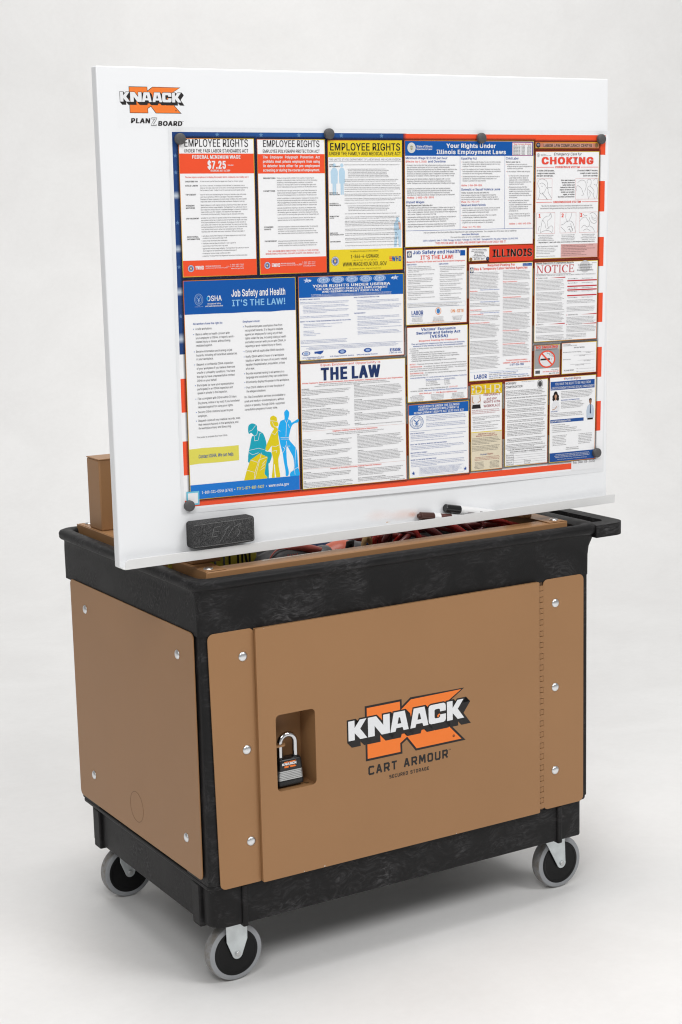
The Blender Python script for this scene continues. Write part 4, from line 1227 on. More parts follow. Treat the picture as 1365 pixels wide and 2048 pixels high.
for cy in (40, 70, 160, 240, 330):
    sh.star(3, cy, 4.5, (.10, .20, .40), .8)
for k in range(9):
    sh.star(30 + k * 57, 262, 3.0, (.06, .12, .24), .8)
RECTS = dict(flsa=(10.2, 9.6, 162.2, 258.6), eppa=(169.1, 10.3, 313, 258.4), fmla=(319.6, 11.3, 485.9, 258), ilr=(492.3, 11.2, 804.6, 215.4), llcc=(809.4, 13, 974.2, 24.6),
             chok=(809.9, 31.5, 975.3, 245.8), jsh=(9.9, 265.6, 243.8, 673.8), userra=(250.3, 265.6, 487.1, 424.8), eeo=(250.5, 431.2, 489.3, 673.6), iljsh=(493.1, 220.1, 639, 367.1),
             vessa=(494.6, 371.9, 640.9, 520.1), serv=(495.7, 525.2, 643, 672.4), stick=(644.2, 219.8, 694.8, 246), day=(645.1, 251.9, 804.4, 486.6), notice=(810.1, 253, 976.3, 415),
             nosmoke=(810.5, 422.6, 878.2, 485), pay=(883.9, 420.9, 977, 485.1), idhr=(648.3, 493.4, 727.8, 669.8), wc=(735.3, 492.1, 847.3, 667.7), har=(852.8, 490.7, 977, 668.5))
for i, (x0, y0, x1, y1) in enumerate(RECTS.values()):
    L = 1 + i * .02
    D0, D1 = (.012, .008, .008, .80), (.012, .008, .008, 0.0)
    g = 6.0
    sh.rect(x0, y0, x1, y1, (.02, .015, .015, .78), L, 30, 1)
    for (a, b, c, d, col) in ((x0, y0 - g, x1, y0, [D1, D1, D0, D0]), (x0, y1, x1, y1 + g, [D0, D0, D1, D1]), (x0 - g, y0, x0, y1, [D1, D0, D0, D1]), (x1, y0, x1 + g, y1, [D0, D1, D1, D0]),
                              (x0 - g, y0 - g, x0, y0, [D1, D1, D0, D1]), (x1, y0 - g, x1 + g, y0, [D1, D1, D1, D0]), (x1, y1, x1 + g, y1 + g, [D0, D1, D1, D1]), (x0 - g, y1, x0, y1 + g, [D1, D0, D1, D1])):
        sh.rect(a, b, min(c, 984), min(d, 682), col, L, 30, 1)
sh.rect(913.5, 670.5, 999, 690, WHT, 2.2)
sh.text("Pub. Date: (08-2020)", 917.3, 675.6, 5.0, 60.5, GREY, 0)
# quick-response sticker, left plain
sh.rect(1.5, 657.5, 28, 683.5, (.16, .52, .68), 8.5)
sh.rect(4.5, 660.5, 25, 680.5, WHT, 9)
# state name set on the red field
sh.rect(695, 217, 805, 249, (.70, .045, .018), 1.9)
sh.text("ILLINOIS", 702.5, 239.6, 14.8, 101.5, (.55, .40, .30), .045, 0, 'l', 5)
sh.text("ILLINOIS", 702.0, 239.2, 14.4, 101.5, (.012, .010, .010), .034, 0, 'l', 6)
sh.build("laminated_sheet", [M_PRINT, M_SHADE], poster_map, poster)


def notice(key, label, paper=PAPER):
    ink = Ink()
    x0, y0, x1, y1 = RECTS[key]
    OR, YE = (.62, .12, .022), (.72, .50, .02)
    ink.rect(x0 - .4, y0 - .4, x1 + .4, y1 + .4, [OR, YE, OR, YE], 2.6, 30)
    ink.rect(x0 + .75, y0 + .75, x1 - .75, y1 - .75, paper, 3.2)
    return ink, x0, y0, x1, y1, label


def done(t):
    ink, label = t[0], t[5]
    o = ink.build("printed_notice", [M_PRINT], poster_map, poster)
    o["label"] = label


def department_mark(K, x, y, w, h, letters, stripe):
    for k in range(3):
        K.rect(x - w * .02 + k * .3, y - h + k * h * .36, x + w * .22, y - h + k * h * .36 + h * .2, stripe, 6)
    K.text("WHD", x + w * .20, y, h, w * .80, letters, .06, 0, 'l', 7)


# 1 wage notice
t = notice('flsa', "wage notice with two orange bands, first in the top row"); K = t[0]
K.text("EMPLOYEE RIGHTS", 20.4, 24.2, 13.6, 130.5, BLK, .012)
K.text("UNDER THE FAIR LABOR STANDARDS ACT", 20.2, 34.4, 6.1, 130.4, BLK, .008)
K.rect(11, 36.4, 161.4, 72.2, RED, 4.2)
K.text("FEDERAL MINIMUM WAGE", 35.7, 45.4, 5.9, 98.6, WHT, .045)
K.text("$7.25", 65.7, 63.2, 13.2, 38.7, WHT, .06)
K.text("PER HOUR", 107.5, 58.3, 2.0, 11.5, WHT, .03)
K.text("BEGINNING JULY 24, 2009", 72.1, 68.6, 3.2, 40.1, WHT, .035)
K.text("The law requires employers to display this poster where employees can readily see it.", 20.5, 80.0, 2.9, 130, TXR, .015, res=1)
for h, y in (("OVERTIME PAY", 87.7), ("CHILD LABOR", 95.2), ("TIP CREDIT", 111.3), ("NURSING", 131), ("MOTHERS", 135.2), ("ENFORCEMENT", 154.2), ("ADDITIONAL", 187.3), ("INFORMATION", 191.5)):
    K.text(h, 20.4, y, 2.5, None, BLK, .03, res=1, maxw=26)
for a, b in ((85.0, 87.3), (92.7, 105), (108.9, 124), (127.8, 147.3), (151, 181)):
    block(K, 50, a, 149.5, b, 4.15, FLSA, GREY, 2.3, (12, 14))
block(K, 52, 183.6, 149.5, 224, 4.1, FLSA, GREY, 2.3, (1, 4), .15, GREY)
K.rect(11, 229, 161.4, 257.8, RED, 4.2)
seal(K, 26.5, 243.5, 6.4, 6.6)
department_mark(K, 35.8, 245.6, 17, 6.4, WHT, WHT)
K.text("WAGE AND HOUR DIVISION", 56.1, 241.2, 2.1, 31, WHT, .03, res=1)
K.text("UNITED STATES DEPARTMENT OF LABOR", 56.1, 244.7, 2.0, 45, WHT, 0, res=1)
for s_, y in (("1-866-487-9243", 239.6), ("TTY: 1-877-889-5627", 243), ("www.dol.gov/whd", 246.6)):
    K.text(s_, 134.6, y, 2.2, None, WHT, .01, 0, 'r', res=1)
done(t)

# 2 polygraph notice
t = notice('eppa', "polygraph notice with two orange bands, second in the top row"); K = t[0]
K.text("EMPLOYEE RIGHTS", 180.5, 24.2, 12.2, 121.7, BLK, .012)
K.text("EMPLOYEE POLYGRAPH PROTECTION ACT", 180.3, 34.9, 5.9, 121.7, BLK, .008)
K.rect(169.9, 37.2, 312.3, 72.7, RED, 4.2)
for s_, y in (("The   Employee   Polygraph   Protection   Act", 45), ("prohibits  most  private  employers  from  using", 53), ("lie  detector  tests  either  for  pre-employment", 61), ("screening or during the course of employment.", 68.9)):
    K.text(s_, 180, y, 4.7, 121.7, WHT, .035)
for h, y in (("PROHIBITIONS", 82.5), ("EXEMPTIONS", 106), ("EXAMINEE", 172.4), ("RIGHTS", 176.6), ("ENFORCEMENT", 198.5)):
    K.text(h, 180, y, 2.5, None, BLK, .03, res=1, maxw=26)
for a, b in ((79.8, 98.7), (103, 114), (117.1, 131.8), (135, 149.6), (153.4, 163.6), (169.7, 187.5), (196.3, 207.4)):
    block(K, 208.7, a, 300.3, b, 4.1, EPPA, GREY, 2.3, (12, 14))
K.text("THE LAW REQUIRES EMPLOYERS TO DISPLAY THIS POSTER", 186.5, 217.5, 3.0, 109, TXR, .01, res=1)
K.text("WHERE EMPLOYEES AND JOB APPLICANTS CAN READILY SEE IT.", 181.4, 222.3, 3.0, 118.5, TXR, .01, res=1)
K.rect(169.9, 228.2, 312.3, 257.6, RED, 4.2)
seal(K, 184.5, 242, 6.4, 6.8)
department_mark(K, 194, 245.2, 18, 6.4, WHT, WHT)
K.text("WAGE AND HOUR DIVISION", 213, 240.4, 2.1, 31, WHT, .03, res=1)
K.text("UNITED STATES DEPARTMENT OF LABOR", 213, 243.8, 2.0, 45, WHT, 0, res=1)
for s_, y in (("1-866-487-9243", 239), ("TTY: 1-877-889-5627", 242.4), ("www.dol.gov/whd", 246)):
    K.text(s_, 288, y, 2.2, None, WHT, .01, 0, 'r', res=1)
done(t)

# 3 leave notice
t = notice('fmla', "leave notice with yellow head and foot, third in the top row"); K = t[0]
K.rect(320.3, 12, 485.2, 43, YEL, 4.2)
K.text("EMPLOYEE RIGHTS", 323.4, 30.2, 13.4, 159, BLK, .022)
K.text("UNDER THE FAMILY AND MEDICAL LEAVE ACT", 322.2, 39.3, 6.4, 161, BLK, .012)
K.text("THE UNITED STATES DEPARTMENT OF LABOR WAGE AND HOUR DIVISION", 322, 48.9, 3.6, 161, (.30, .30, .31), 0)
K.rect(321, 50.4, 484.5, 50.9, (.3, .3, .3), 6)
PALE = (.48, .66, .80)
for dx, s_ in ((0, 1.0), (17, .85)):
    cx = 333 + dx
    K.poly([(cx - 8 * s_, 70), (cx - 5 * s_, 64), (cx, 62), (cx + 5 * s_, 64), (cx + 8 * s_, 70), (cx + 7 * s_, 92), (cx + 4 * s_, 92), (cx + 4 * s_, 113), (cx + .5, 113), (cx, 94), (cx - .5, 113), (cx - 4 * s_, 113), (cx - 4 * s_, 92), (cx - 7 * s_, 92)], PALE, 4.3 + dx * .01)
    K.disc(cx, 58, 3.6, PALE, 4.3 + dx * .01)
K.poly([(466, 170), (471, 163), (479, 163), (483, 172), (482, 214), (477, 214), (475, 190), (472, 214), (466, 214), (468, 190)], PALE, 4.3)
K.disc(474.5, 160, 3.4, PALE, 4.3)
K.poly([(476, 166), (482, 168), (483, 182), (478, 180)], (.75, .48, .40), 4.5)
for h, y in (("LEAVE", 58), ("ENTITLEMENTS", 61.2), ("BENEFITS &", 110.5), ("PROTECTIONS", 113.7), ("ELIGIBILITY", 130.5), ("REQUIREMENTS", 133.7), ("REQUESTING", 154.5), ("LEAVE", 157.7), ("EMPLOYER", 186), ("RESPONSIBILITIES", 189.2), ("ENFORCEMENT", 202.3)):
    K.text(h, 321.6, y, 2.1, None, BLK, .035, res=1)
for a, b, n0 in ((56, 60, 0), (64.2, 82, 8), (84, 90, 0), (92, 97, 0), (99, 104, 0), (106, 108, 0), (111, 117, 0), (119.5, 125, 0), (128, 130, 0), (133, 146, 8), (148, 150, 0), (154, 159, 0), (162, 174, 0), (177, 182, 0), (185.5, 192, 0), (194.5, 199, 0), (202, 206, 0), (208.5, 212, 0)):
    block(K, 355 + n0, a, 484 - n0 * 3, b, 2.95, FLSA, (.05, .05, .055), 1.75, (14, 16), .5, BLK if n0 else None)
K.rect(320.3, 216.4, 485.2, 257.2, YEL, 4.2)
K.text("For additional information or to file a complaint:", 366, 221.5, 2.6, 64, (.20, .16, .02), 0, res=1)
K.text("1-866-4-USWAGE", 366.4, 233.4, 6.6, 64.8, BLK, .015)
K.text("(1-866-487-9243)   TTY: 1-877-889-5627", 370, 238.6, 2.2, 56, (.25, .2, .02), 0, res=1)
K.text("WWW.WAGEHOUR.DOL.GOV", 348.7, 248.5, 7.4, 100, BLK, .015)
K.text("U.S. Department of Labor   Wage and Hour Division", 362, 254.6, 2.4, 74, (.25, .2, .02), 0, res=1)
seal(K, 332, 238, 8.5, 8.8)
department_mark(K, 455, 241.3, 28, 9.0, BLUE, RED2)
done(t)

# 4 state employment laws
t = notice('ilr', "wide state rights notice with blue head, fourth in the top row"); K = t[0]
K.rect(493.1, 12, 803.8, 40.2, BLUE, 4.2)
seal(K, 508, 25, 9.6, 10, (.6, .6, .58), (.7, .7, .66), (.35, .33, .20))
K.text("State of Illinois", 519.5, 24.2, 3.9, 37.1, WHT, .03)
K.text("Department of Labor", 519.5, 28.9, 3.1, 37.1, WHT, .03)
K.text("Your Rights Under", 589.5, 24.8, 8.0, 120, WHT, .04)
K.text("Illinois Employment Laws", 566, 36.7, 8.0, 169, WHT, .04)
K.rect(750.6, 14.1, 800.8, 39.4, WHT, 5)
K.frame(750.6, 14.1, 800.8, 39.4, .5, RED2, 5.5)
K.text("Wage Increases Schedule", 775.7, 18.3, 2.7, 44, TXR, .03, 0, 'c', res=1)
for k in range(7):
    K.text("Effective Jan. 1, 20%d" % (19 + k), 753, 21.7 + k * 2.75, 1.9, None, BLK, .02, res=1)
    K.text("$%d.00" % (9 + k), 798, 21.7 + k * 2.75, 1.9, None, BLK, .02, 0, 'r', res=1)
K.text("Minimum Wage $10.00 per hour", 493.9, 46.6, 4.3, 98.5, BTX, .015)
K.text("(Effective July 1, 2020)", 493.9, 52.9, 3.5, 49.6, TXR, .01)
K.text("and Overtime", 546.3, 53, 4.3, 42, BTX, .015)
for a, b in ((56.7, 79.8), (83.1, 97.7), (101.4, 116.3)):
    block(K, 497, a, 617.3, b, 4.05, STATE, GREY, 2.7, (12, 14), .5, TXR)
K.text("Hotline:  1-800-478-3998", 497.1, 121.9, 3.6, 62.7, TXR, .01)
K.text("Unpaid Wages", 494.3, 130.8, 4.4, 43.3, BTX, .015)
K.text("Wage Payment and Collection Act", 494.6, 136.6, 2.8, 62, BLK, .02, res=1)
block(K, 498, 138.3, 617.3, 181, 4.15, STATE, GREY, 2.7, (3, 4), .35, TXR)
K.rect(622.4, 40.2, 623, 183.5, BTX, 5)
K.rect(732.0, 40.2, 732.6, 183.5, BTX, 5)
K.rect(493.3, 183.5, 803.6, 184.2, BTX, 5)
K.text("Equal Pay Act", 625.6, 47.3, 4.4, 37.5, BTX, .015)
block(K, 628.5, 50.8, 726.8, 94, 4.1, STATE, GREY, 2.6, (2, 4), .45, TXR)
K.text("Hotline: 1-866-EPA-IDOL", 625.8, 99.2, 3.4, 51, TXR, .01)
K.text("Domestic or Sexual Violence Leave", 625.6, 107.6, 4.4, 95.5, BTX, .015)
K.text("Victims' Economic Security and Safety Act", 625.6, 113.3, 2.7, 68, BLK, .01, res=1)
block(K, 625.6, 115.2, 725, 127.5, 4.1, STATE, GREY, 2.6, (9, 9))
K.text("Phone:  312-793-6797", 625.6, 131.2, 3.2, 44.5, TXR, .01)
K.text("Meal and Rest Periods", 625.7, 138, 4.3, 59.5, BTX, .015)
block(K, 628.5, 140.5, 724, 175.5, 4.1, STATE, GREY, 2.6, (2, 3), .45, TXR)
K.text("Phone:  312-793-2804", 628.6, 180.5, 3.2, 44.5, TXR, .01)
K.text("Child Labor", 734.6, 47.3, 4.4, 32.2, BTX, .015)
K.text("Workers under Age 16", 735, 53.5, 2.7, 36, BLK, .02, res=1)
block(K, 738, 55.5, 802, 76, 4.1, STATE, GREY, 2.6, (3, 4), .45, TXR)
block(K, 743, 78, 802, 169.5, 4.1, STATE, GREY, 2.6, (3, 6), .45, TXR)
K.text("Hotline:  1-800-645-5784", 744, 175.8, 3.3, 56, TXR, .01)
K.text("This is a summary of laws that satisfies Illinois Department of Labor posting requirements.  For a complete text of the laws, visit our website at:", 535, 189.5, 2.9, 228, GREY, 0, res=1)
K.text("www.labor.illinois.gov", 648, 194.6, 3.2, 42, BTX, .02, 0, 'c', res=1)
K.text("For more information or to file a complaint, contact us at:", 600, 199.6, 2.8, 96, GREY, 0, res=1)
K.text("160 N. LaSalle St, Suite C-1300, Chicago, IL 60601 * Chicago 312.793.2800 * Springfield 217.782.6206 * Marion 618.993.7090", 533.5, 205.2, 3.1, 233, BTX, .01, res=1)
K.text("THIS POSTER MUST BE DISPLAYED WHERE EMPLOYEES CAN EASILY SEE IT.", 563, 211, 3.9, 174, TXR, .01)
done(t)

# 5 banner
t = notice('llcc', "thin reddish banner above the choking notice", (.52, .20, .14)); K = t[0]
K.rect(810, 13.5, 973.6, 16, [(.55, .16, .03), (.70, .28, .03), (.62, .2, .12), (.5, .2, .14)], 4)
K.rect(829, 15.5, 957, 23.2, [(.55, .30, .24), (.6, .32, .25), (.6, .34, .27), (.5, .27, .22)], 4.2)
K.disc(816, 19, 5.2, (.02, .02, .03), 6)
K.disc(816, 18.4, 3.0, (.10, .14, .30), 6.4)
K.line([(813, 18.5), (819, 18.5)], .9, (.7, .5, .1), 6.8)
K.disc(967.5, 19, 4.4, (.24, .14, .06), 6)
K.text("LABOR LAW COMPLIANCE CENTER", 829, 22.4, 5.9, 126.6, (.55, .36, .28), .045, 0, 'l', 6)
K.text("LABOR LAW COMPLIANCE CENTER", 829, 22.4, 5.9, 126.6, BLK, .018)
done(t)

# 6 choking
t = notice('chok', "choking first-aid notice with line drawings and a pink box"); K = t[0]
line_seal(K, 816.5, 38.6, 3.4, 3.8, GREY)
K.text("State of Illinois", 822.5, 38, 1.7, 14, GREY, 0, res=1)
K.text("Department of Public Health", 822.5, 40.3, 1.5, 27, GREY, 0, res=1)
K.text("Emergency Care for", 855.7, 39.2, 5.4, 72.5, (.06, .06, .065), 0, .22)
K.text("CHOKING", 823.5, 56.4, 13.2, 137.7, RED2, .075)
for y, a, b, s_ in ((64.4, 858.5, 925.5, "CONSCIOUS VICTIM"), (134.3, 854.5, 930, "UNCONSCIOUS VICTIM")):
    K.text(s_, a + 1.4, y, 3.7, b - a - 2.8, TXR, .045)
    K.rect(812.1, y - 2.1, a - 1, y - 1.2, TXR, 6)
    K.rect(b + 1, y - 2.1, 973.2, y - 1.2, TXR, 6)
for k, (a, b) in enumerate((("If victim CAN breathe,", "If victim CANNOT breathe,"), ("cough or make sounds,", "cough or make sounds,"), ("DO NOT INTERFERE.", "ask if you can help."))):
    K.text(a, 812.7, 71 + k * 5.2, 2.9, None, BLK, .03, res=1, maxw=56)
    K.text(b, 972.8, 71 + k * 5.2, 2.9, None, BLK, .03, 0, 'r', res=1, maxw=64)
for k, s_ in enumerate(("Give quick upward", "thrusts above the", "belly button and", "below the ribs until", "object is forced out,", "victim can breathe", "again, or victim", "becomes unconscious")):
    K.text(s_, 911.2, 90.2 + k * 4.73, 2.7, None, BLK, .035, 0, 'r', res=1, maxw=48)
PK = (.62, .16, .15)
LG = (.06, .06, .065)
for r_ in ((813.4, 85.4, 852.7, 127.3), (913.6, 85.7, 974.0, 127.5), (813.5, 153.4, 861.1, 195.6), (874.2, 153.3, 916.4, 195.3), (924.9, 153.4, 974.4, 195.1)):
    K.frame(*r_, .4, PK, 5)


def sketch(*strokes):
    for i, s_ in enumerate(strokes):
        K.line([tuple(p_) [:2] for p_ in smooth_path([(a, b, 0) for a, b in s_], 4)], .42, LG, 6 + i * .03)


sketch([(818, 101), (815.5, 95), (819, 88), (828, 86), (838, 90), (841, 98), (840, 106)], [(818, 101), (821, 107), (820, 112), (825, 116), (833, 112), (838, 103)], [(820, 96), (826, 94), (833, 97), (836, 101)], [(824, 100), (828, 101)],
       [(827, 113), (831, 118), (838, 124), (841, 127)], [(838, 103), (842, 106), (843, 113), (850, 122), (852, 125)], [(822, 114), (820, 120), (817, 127)], [(829, 117), (835, 121), (840, 127)], [(842, 103.5), (852, 103.5)])
sketch([(917, 110), (915, 105), (919, 100), (926, 103), (930, 107), (933, 113), (936, 118), (930, 120)], [(919, 94), (928, 89), (938, 91), (942, 100), (938, 112)], [(945, 95), (944, 90), (949, 87), (954, 89), (955, 96), (951, 101)], [(961, 90), (964, 87), (970, 87), (972, 94), (968, 99), (962, 97)],
       [(948, 101), (945, 108), (946, 118), (949, 127)], [(951, 101), (958, 105), (963, 112), (961, 120), (966, 127)], [(947, 108), (954, 112), (959, 118)], [(968, 99), (972, 106), (971, 120), (968, 127)], [(950, 112), (953, 118), (951, 124)])
sketch([(824, 192), (826, 178), (829, 168), (838, 161), (846, 160), (850, 156), (852, 162), (846, 167), (841, 172), (843, 181), (846, 186)], [(829, 168), (835, 175), (837, 184)], [(818, 190), (820, 182), (823, 181)], [(838, 187), (845, 184), (851, 180), (856, 184), (855, 192)], [(822, 194), (833, 190), (846, 190), (855, 195)], [(846, 157), (851, 155)])
sketch([(890, 154), (889, 163), (892, 170), (896, 173)], [(905, 154), (903, 162), (898, 170)], [(876, 179), (884, 177), (891, 172), (900, 171), (907, 174), (912, 183), (915, 193)], [(877, 183), (886, 190), (890, 194)], [(893, 184), (900, 182), (908, 187), (905, 193)], [(896, 188), (904, 190)], [(898, 185), (903, 194)], [(902, 176), (907, 190)])
sketch([(926, 172), (934, 165), (942, 164), (948, 170), (953, 176), (950, 183)], [(952, 158), (958, 155), (966, 157), (972, 164), (971, 174), (963, 177), (955, 172), (951, 164)], [(956, 160), (962, 166), (970, 166)], [(957, 165), (963, 170), (969, 171)], [(931, 186), (938, 180), (946, 184), (953, 182), (962, 187), (966, 194)], [(936, 191), (945, 188), (955, 192)], [(934, 157), (940, 161), (946, 160)])
K.text("1", 817.5, 163, 7, None, RED2, .05); K.text("2", 877.2, 163, 7, None, RED2, .05); K.text("3", 926.2, 163, 7, None, RED2, .05)
block(K, 818, 138.6, 966, 150.5, 4.8, EEO, GREY, 2.8, (9, 9), .5, None, 0, True)
for a, b in ((813, 862), (874, 917), (925, 974)):
    block(K, a + 2, 198.0, b - 2, 210, 3.35, EPPA, (.12, .12, .13), 2.0, (9, 9), .5, None, 0, True)
K.text("Repeat steps 1, 2 and 3 until victim starts breathing or until emergency medical help arrives.", 819.2, 214.4, 2.4, 148, BLK, .03, res=1)
K.text("Illinois Department of Public Health", 813.7, 222.6, 2.6, 56, GREY, 0, res=1)
block(K, 813.7, 224.5, 868, 242, 3.3, STATE, (.14, .14, .15), 1.9, (3, 4), .7)
K.rect(877.3, 218, 974.3, 244.6, (.72, .42, .40), 4.3)
K.frame(877.3, 218, 974.3, 244.6, .3, PK, 4.8)
block(K, 880.5, 219.6, 972, 243.5, 2.9, EEO, (.10, .03, .03), 1.8, (1, 2), .2, BLK)
done(t)

# 7 job safety
t = notice('jsh', "tall job safety notice with blue head and silhouettes of three workers"); K = t[0]
K.rect(10.6, 266.3, 243.1, 327.5, BLUE, 4.2)
K.poly([(10.6, 327.4), (60, 327.3), (110, 328.0), (150, 327.2), (190, 328.6), (243.1, 326), (243.1, 323), (10.6, 323)], BLUE, 4.3)
line_seal(K, 40, 300.7, 8.8, 10.8, (.30, .45, .70))
K.text("U.S. Department of Labor", 31.5, 314.4, 1.5, 17.5, (.45, .55, .75), 0, res=1)
K.text("OSHA", 56.2, 304, 9.6, 31, WHT, .02)
K.disc(59.3, 299.3, 3.3, (.05, .40, .70), 7.3, 4.0)
K.disc(60.3, 299.3, 2.2, BLUE, 7.6, 3.1)
K.text("Occupational Safety", 57.5, 310.3, 2.7, 27.6, WHT, .03, res=1)
K.text("and Health Administration", 53, 314.6, 2.7, 36.2, WHT, .03, res=1)
K.text("Job Safety and Health", 107, 297.6, 12.6, 115, WHT, .03)
K.text("IT'S THE LAW!", 107.6, 315.3, 11.4, 114.1, (.25, .52, .80), .03)
K.text("All workers have the right to:", 26.6, 346.7, 3.6, 61, BTX, .015)
K.text("Employers must:", 129.4, 346.7, 3.6, 36.5, BTX, .015)
GR = (.075, .075, .08)
LEFT = [(356.2, 1, "A safe workplace."), (366.2, 1, "Raise a safety or health concern with"), (373.2, 0, "your employer or OSHA, or report a work-"), (380.2, 0, "related injury or illness, without being"), (387.2, 0, "retaliated against."),
        (398.2, 1, "Receive information and training on job"), (405.2, 0, "hazards, including all hazardous substances"), (412.2, 0, "in your workplace."), (422.3, 1, "Request a confidential OSHA inspection"), (429.8, 0, "of your workplace if you believe there are"),
        (437.4, 0, "unsafe or unhealthy conditions. You have"), (445, 0, "the right to have a representative contact"), (452.4, 0, "OSHA on your behalf."), (461, 1, "Participate (or have your representative"), (468.2, 0, "participate) in an OSHA inspection and"), (475.5, 0, "speak in private to the inspector."),
        (486, 1, "File a complaint with OSHA within 30 days"), (494, 0, "(by phone, online or by mail) if you have been"), (501.8, 0, "retaliated against for using your rights."), (511, 1, "See any OSHA citations issued to your"), (518.4, 0, "employer."), (527.3, 1, "Request copies of your medical records, tests"),
        (534.6, 0, "that measure hazards in the workplace, and"), (541.5, 0, "the workplace injury and illness log.")]
RIGHT = [(356.2, 1, "Provide employees a workplace free from"), (363.6, 0, "recognized hazards. It is illegal to retaliate"), (371, 0, "against an employee for using any of their"), (378.3, 0, "rights under the law, including raising a health"), (385.6, 0, "and safety concern with you or with OSHA, or"), (392.8, 0, "reporting a work-related injury or illness."),
         (402.7, 1, "Comply with all applicable OSHA standards."), (412.8, 1, "Notify OSHA within 8 hours of a workplace"), (420.3, 0, "fatality or within 24 hours of any work-related"), (427.8, 0, "inpatient hospitalization, amputation, or loss"), (435.3, 0, "of an eye."), (444.6, 1, "Provide required training to all workers in a"), (451.9, 0, "language and vocabulary they can understand."),
         (460.8, 1, "Prominently display this poster in the workplace."), (471, 1, "Post OSHA citations at or near the place of"), (478.4, 0, "the alleged violations."), (489, 2, "On-Site Consultation services are available to"), (497, 2, "small and medium-sized employers, without"), (504.8, 2, "citation or penalty, through OSHA-supported"), (512.6, 2, "consultation programs in every state.")]
_q = 84.6 / K.measure("hazards, including all hazardous substances", 4.0)
for xs, rows, bx in ((31.3, LEFT, 27.6), (133.5, RIGHT, 130.5)):
    for y, b, s_ in rows:
        x = xs - (5 if b == 2 else 0)
        K.text(s_, x, y, 4.0, K.measure(s_, 4.0, _q), GR, 0, res=2)
        if b == 1:
            K.disc(bx, y - 1.7, .8, BLUE2, 7, None, 10)
K.text("This poster is available free from OSHA.", 26.8, 557.8, 2.9, 64.5, GR, 0, res=1)
K.poly([(10.7, 578), (40, 577), (80, 577.6), (113.8, 577.2), (113.9, 606), (70, 606.6), (30, 606.2), (10.7, 607.4)], (.72, .66, .10), 4.3)
K.text("Contact OSHA. We can help.", 28.9, 595.8, 6.4, 74.2, BTX, .02, .18)
TEAL, GOLD, SKY = (.005, .36, .47), (.72, .58, .008), (.010, .40, .85)
teal = [(143.1, 537.6), (149.4, 539.4), (153.9, 543.9), (154.5, 551.7), (163.0, 555.8), (168.3, 561.9), (172.7, 576.2), (173.0, 586.1), (170.7, 593.0), (182.5, 596.1), (183.6, 605.3), (178.8, 616.3), (176.4, 618.9), (176.1, 646.1), (167.6, 645.9), (167.6, 618.2), (155.1, 614.4), (134.6, 612.7), (133.2, 604.3), (134.4, 593.0), (138.0, 579.2), (142.4, 562.8), (147.1, 562.4), (141.0, 555.6), (136.2, 557.4), (134.6, 548.2), (136.8, 540.6)]
woman = [(190.0, 526.0), (196.3, 529.9), (197.3, 536.4), (199.9, 542.9), (199.0, 546.3), (195.0, 547.5), (198.4, 552.0), (199.2, 569.7), (201.2, 583.9), (202.0, 598.3), (198.1, 609.3), (198.5, 626.4), (201.3, 645.1), (192.4, 645.0), (189.9, 620.0), (188.1, 625.5), (189.2, 645.5), (182.8, 645.7), (184.8, 630.9), (186.9, 611.2), (184.1, 596.8), (184.4, 584.1), (176.3, 592.7), (171.6, 590.3), (171.8, 584.6), (180.1, 568.3), (185.1, 558.1), (190.1, 551.4), (184.6, 546.8), (182.2, 540.2), (182.9, 534.7), (182.4, 530.5), (185.2, 527.1)]
box_ = [(158.0, 596.3), (175.1, 604.7), (170.8, 618.5), (167.1, 636.6), (173.2, 643.5), (171.6, 648.5), (123.4, 645.7), (129.5, 626.5), (137.9, 607.4)]
man = [(219.0, 516.0), (224.1, 522.0), (222.5, 531.8), (221.7, 534.5), (227.2, 538.4), (229.6, 542.1), (243.4, 536.0), (243.2, 542.3), (235.1, 543.9), (228.6, 549.1), (223.4, 564.3), (222.3, 574.2), (231.0, 584.8), (238.8, 596.7), (240.6, 624.0), (242.8, 635.6), (242.5, 646.4), (223.0, 645.5), (224.9, 637.0), (231.5, 631.8), (231.1, 611.9), (225.8, 600.0), (217.2, 586.6), (216.0, 602.2), (217.2, 622.1), (220.0, 635.2), (219.0, 643.7), (213.3, 644.0), (212.8, 633.2), (209.3, 613.0), (208.0, 601.5), (205.1, 589.9), (202.9, 581.3), (200.1, 566.9), (198.4, 556.9), (201.4, 544.4), (205.6, 537.0), (213.7, 534.0), (213.2, 521.2)]
